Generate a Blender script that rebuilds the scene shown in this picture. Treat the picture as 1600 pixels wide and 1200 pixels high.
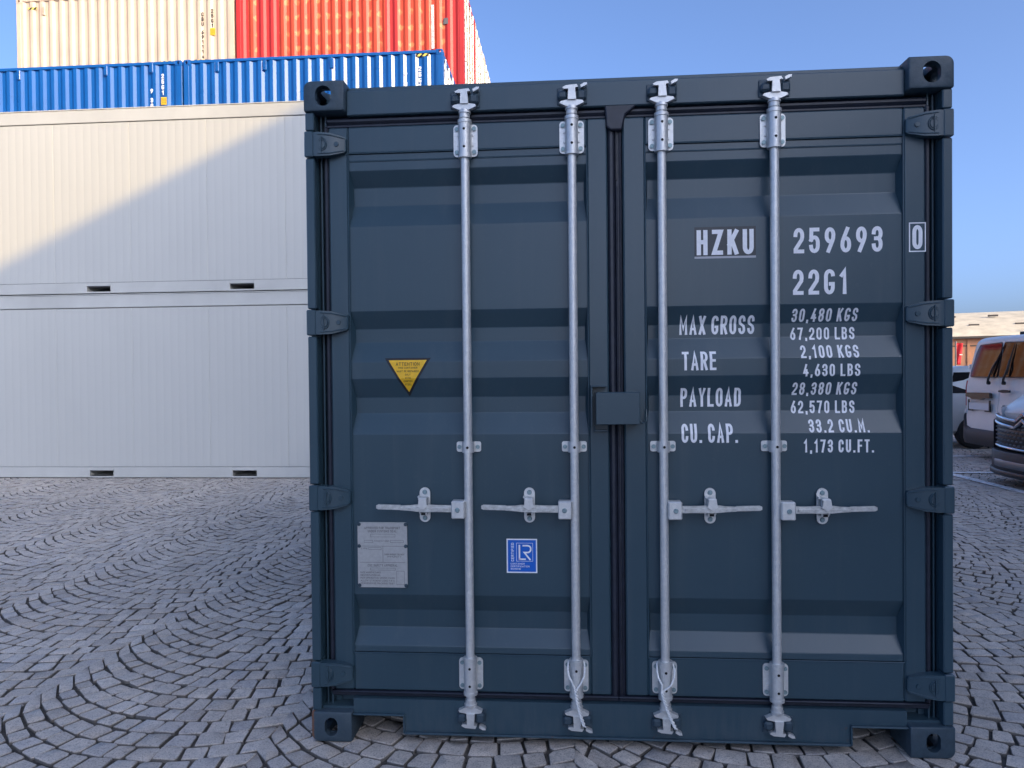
import bpy, bmesh, math, random
import numpy as np
from mathutils import Vector, Matrix

random.seed(7)
rng = np.random.default_rng(11)
for o in list(bpy.data.objects):
    bpy.data.objects.remove(o, do_unlink=True)
S = bpy.context.scene
COL = S.collection
R = math.radians

# ------------------------------------------------------------------ camera, sky, sun, exposure
CAM = Vector((-0.19883, -2.81592, 1.43910))
YAW, PITCH, ROLL, FPX = 0.075795, -0.012944, -0.009816, 1150.0
cam_d = bpy.data.cameras.new('camera')
cam = bpy.data.objects.new('camera', cam_d)
COL.objects.link(cam)
_f = Vector((-math.sin(YAW) * math.cos(PITCH), math.cos(YAW) * math.cos(PITCH), math.sin(PITCH)))
_r = Vector((math.cos(YAW), math.sin(YAW), 0))
_u = _r.cross(_f)
_r2 = _r * math.cos(ROLL) + _u * math.sin(ROLL)
_u2 = -_r * math.sin(ROLL) + _u * math.cos(ROLL)
M = Matrix((_r2, _u2, -_f)).transposed().to_4x4()
M.translation = CAM
cam.matrix_world = M
cam_d.sensor_fit = 'HORIZONTAL'
cam_d.sensor_width = 36.0
cam_d.lens = 36.0 * FPX / 1600.0
cam_d.clip_start = 0.05
cam_d.clip_end = 3000
S.camera = cam

SUN_DIR = Vector((0.70, -0.64, 0.330)).normalized()      # towards the sun: low, behind the camera to the right
world = bpy.data.worlds.new('World')
S.world = world
world.use_nodes = True
wn = world.node_tree.nodes
sky = wn.new('ShaderNodeTexSky')
sky.sky_type = 'NISHITA'
sky.sun_disc = False
sky.sun_elevation = math.asin(SUN_DIR.z)
sky.sun_rotation = math.atan2(SUN_DIR.x, SUN_DIR.y)
sky.altitude = 50
sky.air_density = 0.50
sky.dust_density = 4.5
sky.ozone_density = 4.2
bg = wn['Background']
bg.inputs['Strength'].default_value = 0.15
world.node_tree.links.new(sky.outputs['Color'], bg.inputs['Color'])

sun_d = bpy.data.lights.new('sun', 'SUN')
sun_d.energy = 2.0
sun_d.angle = R(0.53)
sun_d.color = (0.66, 0.45, 0.14)      # low winter sun through haze
sun = bpy.data.objects.new('sun', sun_d)
COL.objects.link(sun)
sun.rotation_euler = SUN_DIR.to_track_quat('Z', 'Y').to_euler()
sun.location = (20, -20, 30)

S.view_settings.view_transform = 'Standard'
S.view_settings.look = 'None'
S.view_settings.exposure = 1.55
S.view_settings.gamma = 1.0
S.view_settings.use_curve_mapping = False

# ------------------------------------------------------------------ mesh helpers
class MB:
    def __init__(self):
        self.v, self.f = [], []
    def add(self, vs, fs):
        b = len(self.v)
        self.v += [tuple(p) for p in vs]
        self.f += [tuple(b + i for i in q) for q in fs]
        return self
    def box(self, x0, x1, y0, y1, z0, z1, c=0.0):
        x0, x1 = min(x0, x1), max(x0, x1); y0, y1 = min(y0, y1), max(y0, y1); z0, z1 = min(z0, z1), max(z0, z1)
        if c <= 0:
            vs = [(x, y, z) for z in (z0, z1) for y in (y0, y1) for x in (x0, x1)]
            return self.add(vs, [(0, 2, 3, 1), (4, 5, 7, 6), (0, 1, 5, 4), (2, 6, 7, 3), (0, 4, 6, 2), (1, 3, 7, 5)])
        c = min(c, (x1 - x0) * .45, (y1 - y0) * .45, (z1 - z0) * .45)
        X, Y, Z = (x0, x1), (y0, y1), (z0, z1)
        vs, idx = [], {}
        for i in (0, 1):
            for j in (0, 1):
                for k in (0, 1):
                    for a in (0, 1, 2):
                        p = [X[i], Y[j], Z[k]]
                        s = [c if i == 0 else -c, c if j == 0 else -c, c if k == 0 else -c]
                        for b in range(3):
                            if b != a: p[b] += s[b]
                        idx[(i, j, k, a)] = len(vs); vs.append(p)
        fs = []
        for a in range(3):
            b, d = (a + 1) % 3, (a + 2) % 3
            for s in (0, 1):
                q = []
                for m, n in ((0, 0), (1, 0), (1, 1), (0, 1)):
                    t = [0, 0, 0]; t[a] = s; t[b] = m; t[d] = n
                    q.append(idx[(t[0], t[1], t[2], a)])
                fs.append(q if s else q[::-1])
            for m in (0, 1):
                for n in (0, 1):
                    t0 = [0, 0, 0]; t0[a] = 0; t0[b] = m; t0[d] = n
                    t1 = list(t0); t1[a] = 1
                    fs.append((idx[(*t0, b)], idx[(*t1, b)], idx[(*t1, d)], idx[(*t0, d)]))
        for i in (0, 1):
            for j in (0, 1):
                for k in (0, 1):
                    fs.append(tuple(idx[(i, j, k, a)] for a in range(3)))
        return self.add(vs, fs)
    def cyl(self, p0, p1, r, n=16, r1=None, cap=True):
        p0, p1 = Vector(p0), Vector(p1)
        r1 = r if r1 is None else r1
        d = (p1 - p0).normalized()
        a = d.orthogonal().normalized(); b = d.cross(a)
        vs = []
        for p, rr in ((p0, r), (p1, r1)):
            for i in range(n):
                t = 2 * math.pi * i / n
                vs.append(p + (a * math.cos(t) + b * math.sin(t)) * rr)
        fs = [(i, (i + 1) % n, n + (i + 1) % n, n + i) for i in range(n)]
        if cap: fs += [tuple(range(n))[::-1], tuple(range(n, 2 * n))]
        return self.add(vs, fs)
    def tube(self, pts, r, n=8, closed=False):
        pts = [Vector(p) for p in pts]
        m = len(pts); vs = []; prev = None
        for i, p in enumerate(pts):
            if closed: d = pts[(i + 1) % m] - pts[i - 1]
            else: d = pts[min(i + 1, m - 1)] - pts[max(i - 1, 0)]
            d.normalize()
            a = d.orthogonal() if prev is None else prev - d * prev.dot(d)
            a.normalize(); prev = a; b = d.cross(a)
            rr = r[i] if isinstance(r, (list, tuple)) else r
            for k in range(n):
                t = 2 * math.pi * k / n
                vs.append(p + (a * math.cos(t) + b * math.sin(t)) * rr)
        fs = []
        for i in range(m if closed else m - 1):
            for k in range(n):
                A, B = i * n, ((i + 1) % m) * n
                fs.append((A + k, A + (k + 1) % n, B + (k + 1) % n, B + k))
        if not closed: fs += [tuple(range(n))[::-1], tuple(range((m - 1) * n, m * n))]
        return self.add(vs, fs)
    def prism(self, poly, plane, a, b):
        """extrude a 2D polygon; plane 'xz' -> along y, 'xy' -> along z, 'yz' -> along x"""
        def P(u, v, w):
            return {'xz': (u, w, v), 'xy': (u, v, w), 'yz': (w, u, v)}[plane]
        n = len(poly)
        vs = [P(u, v, a) for u, v in poly] + [P(u, v, b) for u, v in poly]
        fs = [tuple(range(n)), tuple(range(2 * n - 1, n - 1, -1))]
        fs += [(i, n + i, n + (i + 1) % n, (i + 1) % n) for i in range(n)]
        return self.add(vs, fs)
    def loft(self, rings, cap=True, closed=True):
        n = len(rings[0]); b = []
        vs = [p for r in rings for p in r]
        fs = []
        for i in range(len(rings) - 1):
            for k in range(n if closed else n - 1):
                fs.append((i * n + k, i * n + (k + 1) % n, (i + 1) * n + (k + 1) % n, (i + 1) * n + k))
        if cap: fs += [tuple(range(n))[::-1], tuple(range((len(rings) - 1) * n, len(rings) * n))]
        return self.add(vs, fs)
    def extend(self, o, mat=None):
        return self.add([mat @ Vector(p) for p in o.v] if mat is not None else o.v, o.f)

def mesh_of(name, mb, mat, ang=35, recalc=True):
    me = bpy.data.meshes.new(name)
    me.from_pydata(mb.v, [], mb.f)
    if recalc:
        bm = bmesh.new(); bm.from_mesh(me)
        bmesh.ops.recalc_face_normals(bm, faces=bm.faces)
        bm.to_mesh(me); bm.free()
    if ang:
        me.shade_smooth(); me.set_sharp_from_angle(angle=R(ang))
    if mat is not None: me.materials.append(mat)
    me.update()
    return me

def obj(name, mb, mat, parent=None, loc=None, ang=35, recalc=True):
    me = mb if isinstance(mb, bpy.types.Mesh) else mesh_of(name, mb, mat, ang, recalc)
    o = bpy.data.objects.new(name, me)
    COL.objects.link(o)
    if parent is not None: o.parent = parent
    if loc is not None: o.location = loc
    return o

def tag(o, label=None, cat=None, group=None, kind=None):
    if label: o['label'] = label
    if cat: o['category'] = cat
    if group: o['group'] = group
    if kind: o['kind'] = kind
    return o

def thing(name, label, cat, loc=(0, 0, 0), rz=0.0, group=None):
    o = bpy.data.objects.new(name, None)
    o.empty_display_size = 0.2
    COL.objects.link(o)
    o.location = loc; o.rotation_euler = (0, 0, rz)
    return tag(o, label, cat, group)

def copy_tree(o, parent=None):
    c = o.copy(); COL.objects.link(c); c.parent = parent
    for ch in o.children: copy_tree(ch, c)
    return c

# ------------------------------------------------------------------ materials
class NT:
    def __init__(self, name):
        self.m = bpy.data.materials.new(name); self.m.use_nodes = True
        self.t = self.m.node_tree; self.b = self.t.nodes['Principled BSDF']
    def n(self, typ, **kw):
        x = self.t.nodes.new(typ)
        for k, v in kw.items():
            if k.startswith('i_'): x.inputs[k[2:].replace('_', ' ')].default_value = v
            else: setattr(x, k, v)
        return x
    def l(self, a, b): self.t.links.new(a, b)
    def set(self, **kw):
        for k, v in kw.items():
            nm = k.replace('_', ' ')
            if nm == 'Base Color' and len(v) == 3: v = (*v, 1)
            self.b.inputs[nm].default_value = v
    def math(self, op, a, b=None, c=None, clamp=False):
        x = self.n('ShaderNodeMath', operation=op, use_clamp=clamp)
        for i, q in enumerate((a, b, c)):
            if q is None: continue
            if isinstance(q, (int, float)): x.inputs[i].default_value = q
            else: self.l(q, x.inputs[i])
        return x.outputs[0]
    def mix(self, fac, a, b, mode='MIX'):
        x = self.n('ShaderNodeMix', data_type='RGBA', blend_type=mode)
        for s, q in ((x.inputs[0], fac), (x.inputs[6], a), (x.inputs[7], b)):
            if isinstance(q, (int, float)): s.default_value = q
            elif isinstance(q, tuple): s.default_value = (*q, 1) if len(q) == 3 else q
            else: self.l(q, s)
        return x.outputs[2]
    def ramp(self, fac, stops):
        x = self.n('ShaderNodeValToRGB')
        e = x.color_ramp.elements
        while len(e) < len(stops): e.new(0.5)
        for i, (p, c) in enumerate(stops):
            e[i].position = p
            e[i].color = (c, c, c, 1) if isinstance(c, (int, float)) else (*c, 1)
        self.l(fac, x.inputs[0]); return x.outputs[0]
    def noise(self, vec, scale, detail=4, rough=.5, dim='3D'):
        x = self.n('ShaderNodeTexNoise'); x.inputs['Scale'].default_value = scale
        x.inputs['Detail'].default_value = detail; x.inputs['Roughness'].default_value = rough
        if vec is not None: self.l(vec, x.inputs['Vector'])
        return x.outputs['Fac']
    def pos(self): return self.n('ShaderNodeNewGeometry').outputs['Position']
    def obj(self): return self.n('ShaderNodeTexCoord').outputs['Object']
    def scale(self, vec, s):
        x = self.n('ShaderNodeMapping'); x.inputs['Scale'].default_value = s
        self.l(vec, x.inputs['Vector']); return x.outputs[0]
    def bump(self, h, strength=.3, dist=.01):
        x = self.n('ShaderNodeBump'); x.inputs['Strength'].default_value = strength
        x.inputs['Distance'].default_value = dist
        self.l(h, x.inputs['Height']); self.l(x.outputs[0], self.b.inputs['Normal'])

def flat(name, col, rough=.5, metal=0.0, spec=.5, var=0.0, scale=6, bump=0.0):
    t = NT(name); t.set(Base_Color=col, Roughness=rough, Metallic=metal, Specular_IOR_Level=spec)
    if var or bump:
        nz = t.noise(t.pos(), scale, 6, .6)
        if var:
            c = t.mix(t.ramp(nz, [(.3, 0.0), (.7, 1.0)]), tuple(x * (1 - var) for x in col), tuple(min(1, x * (1 + var)) for x in col))
            t.l(c, t.b.inputs['Base Color'])
        if bump: t.bump(nz, bump, .01)
    return t.m

def paint(name, col, rough=.38, dirt=.35, dirtcol=(.16, .15, .14), bumpy=.05, streak=.3):
    t = NT(name); t.set(Roughness=rough, Specular_IOR_Level=.5)
    p = t.pos()
    n1 = t.noise(p, 1.3, 5, .6); n2 = t.noise(t.scale(p, (14, 14, .9)), 1.0, 4, .6); n3 = t.noise(p, 60, 3, .6)
    c = t.mix(t.ramp(n1, [(.3, 0.0), (.75, 1.0)]), tuple(x * .9 for x in col), tuple(min(1, x * 1.1) for x in col))
    f = t.math('MULTIPLY', t.ramp(n2, [(.52, 0.0), (.78, 1.0)]), streak * dirt)
    c = t.mix(f, c, dirtcol)
    f2 = t.math('MULTIPLY', t.ramp(n3, [(.62, 0.0), (.75, 1.0)]), .25 * dirt)
    c = t.mix(f2, c, dirtcol)
    t.l(c, t.b.inputs['Base Color'])
    r = t.math('ADD', t.math('MULTIPLY', n1, .16), rough - .08)
    r = t.math('ADD', r, t.math('MULTIPLY', f, .3)); t.l(r, t.b.inputs['Roughness'])
    if bumpy: t.bump(t.math('ADD', t.math('MULTIPLY', t.noise(p, 3, 2), 1.0), t.math('MULTIPLY', t.noise(p, 220, 2), .04)), bumpy, .02)
    return t.m

MT = {}
HERO = (.028, .062, .086)
MT['hero'] = paint('container_paint', HERO, .36, .5, (.11, .13, .14), .06, .35)
MT['hero'].node_tree.nodes['Principled BSDF'].inputs['Specular IOR Level'].default_value = .5
MT['hero'].node_tree.nodes['Principled BSDF'].inputs['Coat Weight'].default_value = .12
MT['hero'].node_tree.nodes['Principled BSDF'].inputs['Coat Roughness'].default_value = .22
# same paint low on the sill and fittings: road splash and rust rubs sit on it
def hero_low():
    t = NT('container_paint_splashed'); t.set(Specular_IOR_Level=.5)
    p = t.pos(); sep = t.n('ShaderNodeSeparateXYZ'); t.l(p, sep.inputs[0])
    n1 = t.noise(p, 7, 6, .65); n2 = t.noise(t.scale(p, (60, 60, 7)), 1.0, 5, .6); n3 = t.noise(p, 28, 5, .7)
    low = t.ramp(sep.outputs['Z'], [(.02, 1.0), (.22, 0.0)])
    d = t.math('MULTIPLY', t.ramp(t.math('ADD', t.math('MULTIPLY', n2, .6), t.math('MULTIPLY', n1, .4)), [(.45, 0.0), (.72, 1.0)]), low)
    c = t.mix(t.math('MULTIPLY', d, .35), HERO, (.12, .13, .14))
    rust = t.math('MULTIPLY', t.ramp(n3, [(.66, 0.0), (.72, 1.0)]), low)
    c = t.mix(t.math('MULTIPLY', rust, .8), c, (.12, .055, .03))
    t.l(c, t.b.inputs['Base Color'])
    t.l(t.math('ADD', .4, t.math('MULTIPLY', d, .4)), t.b.inputs['Roughness'])
    t.bump(n3, .12, .01); return t.m
MT['hero_low'] = hero_low()
MT['cast'] = flat('casting_paint', (.034, .060, .082), .5, 0, .5, .18, 40, .25)
def rusty_cast():
    t = NT('casting_paint_rubbed'); t.set(Roughness=.55)
    p = t.pos(); sep = t.n('ShaderNodeSeparateXYZ'); t.l(p, sep.inputs[0])
    n = t.noise(p, 45, 6, .7)
    e = t.ramp(t.math('ADD', t.math('MULTIPLY', sep.outputs['X'], -1.0), t.math('MULTIPLY', n, .03)), [(0, 0.0), (1, 0.0)])
    x = t.math('SUBTRACT', t.math('ADD', t.math('MULTIPLY', sep.outputs['X'], -1.0), t.math('MULTIPLY', n, .022)), 1.2185)
    f = t.ramp(t.math('MULTIPLY', x, 60.0), [(0.0, 0.0), (.2, 1.0)])
    c = t.mix(f, t.mix(t.ramp(n, [(.35, 0.0), (.7, 1.0)]), (.034, .060, .084), (.05, .075, .095)), (.17, .075, .04))
    t.l(c, t.b.inputs['Base Color']); t.bump(n, .3, .01); return t.m
MT['cast_rust'] = rusty_cast()
MT['rubber'] = flat('gasket_rubber', (.016, .020, .034), .42, 0, .5, .25, 30, .05)
MT['rubber_new'] = flat('gasket_rubber_pale', (.062, .06, .065), .45, 0, .5, .2, 30, .05)
MT['void'] = flat('unlit_interior', (.012, .013, .016), .8)
def galv():
    t = NT('galvanised_steel'); t.set(Metallic=.6, Roughness=.38)
    p = t.pos()
    v = t.n('ShaderNodeTexVoronoi'); v.inputs['Scale'].default_value = 90; t.l(p, v.inputs['Vector'])
    n = t.noise(p, 35, 5, .65); n2 = t.noise(t.scale(p, (120, 120, 22)), 1.0, 5, .7)
    c = t.mix(t.math('MULTIPLY', v.outputs['Color'], .5), (.66, .66, .64), (.92, .91, .88))
    c = t.mix(t.ramp(n, [(.35, .5), (.65, 0.0)]), c, (.55, .57, .59))
    c = t.mix(t.ramp(n2, [(.55, 0.0), (.75, .6)]), c, (.75, .78, .8))
    t.l(c, t.b.inputs['Base Color'])
    t.l(t.math('ADD', .36, t.math('MULTIPLY', n, .22)), t.b.inputs['Roughness'])
    t.bump(n2, .08, .003); return t.m
MT['galv'] = galv()
MT['galv_dark'] = flat('galvanised_steel_dark', (.58, .585, .57), .42, .6, .5, .22, 60, .15)  # darker zinc tone for the handles, stands in for weak contact shadows
MT['bolt'] = flat('bolt_zinc_green', (.24, .33, .35), .45, .5, .5, .3, 90)
MT['hole'] = flat('drain_hole', (.008, .008, .01), .9)  # black that stands for the dark inside holes and slots
MT['white_ink'] = flat('white_lettering', (.86, .86, .88), .5, 0, .4, .06, 70)
MT['patch'] = flat('dark_decal', (.014, .022, .032), .35, 0, .5, .2, 40)
MT['edge_pale'] = flat('pale_film_edge', (.42, .43, .46), .5)
MT['yellow'] = flat('warning_yellow', (.88, .50, .02), .4, 0, .5, .06, 60)
MT['black'] = flat('black_print', (.012, .012, .014), .5)
MT['brown_ink'] = flat('dark_print', (.10, .055, .015), .5)
MT['alu'] = flat('plate_aluminium', (.46, .46, .45), .42, .35, .5, .08, 90)
MT['plate_ink'] = flat('plate_print', (.10, .095, .10), .6)
MT['sticker_blue'] = flat('sticker_blue', (.005, .12, .55), .35)
MT['rope'] = flat('white_cable', (.80, .80, .78), .55, 0, .4, .15, 200)
MT['panel_white'] = flat('white_sandwich_panel', (.54, .535, .50), .42, 0, .5, .02, .7)
MT['frame_white'] = paint('white_frame_paint', (.55, .545, .51), .45, .08, (.42, .41, .39), .03, .4)
MT['seam'] = flat('grey_joint', (.22, .22, .23), .7)
MT['blue'] = paint('blue_container_paint', (.003, .092, .34), .30, .20, (.10, .17, .33), .04, .5)
MT['cream'] = paint('cream_container_paint', (.56, .435, .325), .45, .30, (.42, .31, .22), .04, .6)
MT['red'] = paint('red_container_paint', (.44, .022, .018), .42, .2, (.30, .06, .04), .04, .5)
MT['orange'] = paint('amber_container_paint', (.42, .16, .03), .42, .4, (.30, .15, .06), .04, .6)
MT['end_cream'] = paint('pale_end_paint', (.44, .35, .23), .42, .3, (.4, .33, .25), .04, .6)
MT['end_white'] = paint('white_end_paint', (.74, .74, .76), .35, .3, (.35, .38, .45), .04, .6)
MT['green'] = paint('green_container_paint', (.05, .17, .09), .45, .4, (.15, .12, .08), .04, .6)
def red_patched():
    t = NT('red_patched_paint'); t.set(Roughness=.5)
    o = t.obj(); sep = t.n('ShaderNodeSeparateXYZ'); t.l(o, sep.inputs[0])
    x, z = sep.outputs['X'], sep.outputs['Z']
    n = t.noise(o, 5, 4, .6); nb = t.noise(o, 1.1, 3, .5)
    # old touch-up spots sprayed over each weld, in rows, one per corrugation
    px = t.math('SUBTRACT', t.math('FRACT', t.math('ADD', t.math('DIVIDE', x, PITCH), 50.53)), .5)
    pz = t.math('SUBTRACT', t.math('FRACT', t.math('ADD', t.math('DIVIDE', z, .405), 0.34)), .5)
    jx = t.math('MULTIPLY', t.math('SUBTRACT', n, .5), 1.1)
    dx = t.math('MULTIPLY', t.math('ADD', px, jx), PITCH / .062)
    dz = t.math('MULTIPLY', t.math('ADD', pz, t.math('MULTIPLY', t.math('SUBTRACT', nb, .5), .5)), .405 / .095)
    d = t.math('SQRT', t.math('ADD', t.math('MULTIPLY', dx, dx), t.math('MULTIPLY', dz, dz)))
    d = t.math('ADD', d, t.math('MULTIPLY', t.math('SUBTRACT', n, .5), .9))
    keep = t.ramp(t.noise(t.scale(o, (2.2, 1, 3.1)), 1.0, 2, .5), [(.36, .15), (.50, 1.0)])
    spot = t.math('MULTIPLY', t.ramp(d, [(.62, 1.0), (1.12, 0.0)]), keep)
    fade = t.noise(t.scale(o, (9, 9, .8)), 1.0, 4, .6)
    base = t.mix(t.ramp(fade, [(.3, 0.0), (.7, 1.0)]), (.48, .040, .014), (.55, .068, .024))
    base = t.mix(t.math('MULTIPLY', t.ramp(t.noise(t.scale(o, (22, 22, 1)), 1.0, 3), [(.6, 0.0), (.8, 1.0)]), .5), base, (.62, .25, .10))
    base = t.mix(t.math('MULTIPLY', spot, .75), base, (.58, .22, .075))
    # two repainted strips
    b1 = t.math('COMPARE', x, RB1[0], RB1[1]); b2 = t.math('COMPARE', x, RB2[0], RB2[1])
    b3 = t.math('GREATER_THAN', x, 2.52); b4 = t.math('LESS_THAN', x, -2.70)
    bb = t.math('MAXIMUM', t.math('MAXIMUM', b1, b2), t.math('MAXIMUM', b3, b4))
    base = t.mix(bb, base, (.46, .024, .02))
    t.l(base, t.b.inputs['Base Color'])
    t.bump(n, .08, .02); return t.m
PITCH = .2745
RB1 = (-2.17, .30); RB2 = (1.13, .16)
MT['red_patched'] = red_patched()
def hazard():
    t = NT('hazard_stripes'); t.set(Roughness=.45)
    o = t.pos(); sep = t.n('ShaderNodeSeparateXYZ'); t.l(o, sep.inputs[0])
    s = t.math('FRACT', t.math('MULTIPLY', t.math('SUBTRACT', sep.outputs['X'], t.math('MULTIPLY', sep.outputs['Z'], 1.0)), 8.0))
    c = t.mix(t.math('GREATER_THAN', s, .5), (.80, .62, .10), (.02, .02, .02))
    t.l(c, t.b.inputs['Base Color']); return t.m
MT['hazard'] = hazard()
MT['label_yellow'] = flat('yellow_label', (.80, .50, .02), .45)
MT['white_strip'] = flat('white_number_strip', (.78, .74, .72), .5, 0, .4, .1, 30)

def stone_mat():
    t = NT('granite_cobble'); t.set(Specular_IOR_Level=.35)
    p = t.pos()
    a = t.n('ShaderNodeAttribute', attribute_name='tint'); h = t.n('ShaderNodeAttribute', attribute_name='hue')
    c = t.ramp(a.outputs['Fac'], [(0.0, (.43, .37, .315)), (.35, (.58, .505, .43)), (.7, (.64, .56, .48)), (1.0, (.74, .655, .565))])
    c = t.mix(t.math('MULTIPLY', t.ramp(h.outputs['Fac'], [(.80, 0.0), (1.0, 1.0)]), .4), c, (.52, .41, .31), 'MIX')
    c = t.mix(t.math('MULTIPLY', t.ramp(h.outputs['Fac'], [(0.0, 1.0), (.22, 0.0)]), .4), c, (.40, .39, .41), 'MIX')
    g = t.noise(p, 170, 3, .7); g2 = t.noise(p, 30, 6, .7); g3 = t.noise(p, .55, 4, .6)
    c = t.mix(t.ramp(g, [(.37, .65), (.47, 0.0)]), c, (.12, .115, .11))
    c = t.mix(t.ramp(g, [(.56, 0.0), (.66, .55)]), c, (.74, .68, .62))
    c = t.mix(t.ramp(g2, [(.36, .4), (.52, 0.0)]), c, (.20, .195, .19))
    c = t.mix(t.ramp(g3, [(.42, .22), (.6, 0.0)]), c, (.20, .195, .195))
    rim = t.n('ShaderNodeAttribute', attribute_name='rim')      # stone edges coloured darker towards the joints
    rf = t.math('ADD', rim.outputs['Fac'], t.math('MULTIPLY', t.math('SUBTRACT', g2, .5), .6))
    c = t.mix(t.math('MULTIPLY', t.ramp(rf, [(.36, 0.0), (.95, 1.0)]), .8), c, (.055, .05, .045))
    t.l(c, t.b.inputs['Base Color'])
    t.l(t.math('ADD', .55, t.math('MULTIPLY', g2, .3)), t.b.inputs['Roughness'])
    hh = t.math('ADD', t.math('MULTIPLY', g2, 1.0), t.math('MULTIPLY', g, .22))
    t.bump(hh, .28, .010); return t.m
MT['stone'] = stone_mat()
def ground_mat():
    t = NT('joint_grit_and_far_setts'); t.set(Roughness=.9, Specular_IOR_Level=.2)
    p = t.pos(); sep = t.n('ShaderNodeSeparateXYZ'); t.l(p, sep.inputs[0])
    v = t.n('ShaderNodeTexVoronoi', feature='DISTANCE_TO_EDGE'); v.inputs['Scale'].default_value = 9.5; t.l(p, v.inputs['Vector'])
    v2 = t.n('ShaderNodeTexVoronoi'); v2.inputs['Scale'].default_value = 9.5; t.l(p, v2.inputs['Vector'])
    n = t.noise(p, 40, 5, .7); n2 = t.noise(p, 3.0, 4, .6)
    grit = t.mix(t.ramp(n, [(.35, 0.0), (.65, 1.0)]), (.045, .04, .036), (.13, .115, .10))
    grit = t.mix(t.ramp(n2, [(.58, 0.0), (.72, .6)]), grit, (.045, .05, .03))
    sett = t.mix(v2.outputs['Color'], (.38, .35, .33), (.52, .475, .44))
    far = t.mix(t.ramp(v.outputs['Distance'], [(.05, 0.0), (.1, 1.0)]), (.06, .058, .056), sett)
    t.l(t.mix(FARF(t, sep), grit, far), t.b.inputs['Base Color'])
    t.bump(n, .5, .01); return t.m
def FARF(t, sep):
    # inside the hand-laid area the sheet is only joint grit; beyond it carries the far setts
    a = t.math('GREATER_THAN', sep.outputs['Y'], 17.0)
    b = t.math('LESS_THAN', sep.outputs['Y'], -1.6)
    c = t.math('GREATER_THAN', t.math('ABSOLUTE', sep.outputs['X']), 12.5)
    return t.math('MAXIMUM', a, t.math('MAXIMUM', b, c))
MT['ground'] = ground_mat()
def line_paint():
    t = NT('worn_road_paint'); t.set(Roughness=.7)
    p = t.pos(); n = t.noise(p, 22, 5, .7)
    t.set(Base_Color=(.80, .80, .79))
    t.l(t.ramp(n, [(.36, 0.0), (.46, 1.0)]), t.b.inputs['Alpha']); return t.m
MT['line'] = line_paint()

# ------------------------------------------------------------------ stroke lettering (own drawn narrow capitals)
GLYPH = {
 '0': ['0,.25 0,.75 v.5,1 h1,.75 1,.25 v.5,0 h0,.25'], 'O': ['0,.25 0,.75 v.5,1 h1,.75 1,.25 v.5,0 h0,.25'],
 '1': ['.05,.80 .7,1 .7,0'],
 '2': ['0,.76 v.5,1 h1,.76 1,.68 .93,.55 0,.10 0,0 1,0'],
 '3': ['0,.80 v.5,1 h1,.78 1,.74 v.55,.53 .32,.53', '.55,.53 h1,.30 1,.25 v.5,0 h0,.21'],
 '4': ['.62,1 0,.26 1,.26', '.72,.52 .72,0'],
 '5': ['.95,1 .06,1 .02,.53', '.02,.53 .18,.61 .5,.64 h1,.40 1,.25 v.5,0 h0,.21'],
 '6': ['.74,1 .16,.54 .04,.40 0,.26 v.5,0 h1,.25 1,.32 v.5,.57 h.04,.38'],
 '7': ['0,1 1,1 .35,0'],
 '8': ['0,.74 0,.79 v.5,1 h1,.79 1,.74 v.5,.53 h0,.74', '0,.28 v.5,.53 h1,.28 1,.23 v.5,0 h0,.23 0,.28'],
 '9': ['.26,0 .84,.46 .96,.60 1,.74 v.5,1 h0,.75 0,.68 v.5,.43 h.96,.62'],
 'A': ['0,0 .5,1 1,0', '.17,.28 .83,.28'], 'B': ['.5,.53 0,.53 0,1 .5,1 h.95,.79 .95,.74 v.5,.53', '0,.53 0,0 .5,0 h1,.24 1,.29 v.5,.53'],
 'C': ['1,.74 v.5,1 h0,.75 0,.25 v.5,0 h1,.26'], 'D': ['0,0 0,1 .45,1 h1,.74 1,.26 v.45,0 0,0'],
 'E': ['1,1 0,1 0,0 1,0', '0,.52 .85,.52'], 'F': ['1,1 0,1 0,0', '0,.52 .85,.52'],
 'G': ['1,.84 v.5,1 h0,.75 0,.25 v.5,0 h1,.25 1,.40 .70,.40'], 'H': ['0,0 0,1', '1,0 1,1', '0,.52 1,.52'],
 'I': ['.5,0 .5,1'], 'J': ['1,1 1,.25 v.5,0 h0,.25'], 'K': ['0,0 0,1', '1,1 .02,.40', '.36,.60 1,0'],
 'L': ['0,1 0,0 1,0'], 'M': ['0,0 0,1 .5,.30 1,1 1,0'], 'N': ['0,0 0,1 1,0 1,1'],
 'P': ['0,0 0,1 .5,1 h1,.78 1,.70 v.5,.48 0,.48'], 'Q': ['0,.25 0,.75 v.5,1 h1,.75 1,.25 v.5,0 h0,.25', '.6,.25 1,0'],
 'R': ['0,0 0,1 .5,1 h1,.78 1,.72 v.5,.50 0,.50', '.5,.50 1,0'],
 'S': ['1,.78 v.5,1 h0,.78 0,.73 .10,.60 .90,.42 1,.28 1,.23 v.5,0 h0,.22'],
 'T': ['0,1 1,1', '.5,1 .5,0'], 'U': ['0,1 0,.25 v.5,0 h1,.25 1,1'], 'V': ['0,1 .5,0 1,1'], 'W': ['0,1 .25,0 .5,.8 .75,0 1,1'],
 'X': ['0,0 1,1', '0,1 1,0'], 'Y': ['0,1 .5,.45 1,1', '.5,.45 .5,0'], 'Z': ['0,1 1,1 0,0 1,0'],
 '-': ['.1,.45 .9,.45'], '.': ['.5,-.01 .5,.01'], ',': ['.6,.02 .3,-.12'], '/': ['0,0 1,1'],
}
GW = {'1': .62, 'I': .05, 'M': 1.28, 'W': 1.4, '.': .08, ',': .1, ' ': .42, '-': .6, 'A': 1.08, 'T': .95, 'L': .88, 'E': .88, 'F': .88}

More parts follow.
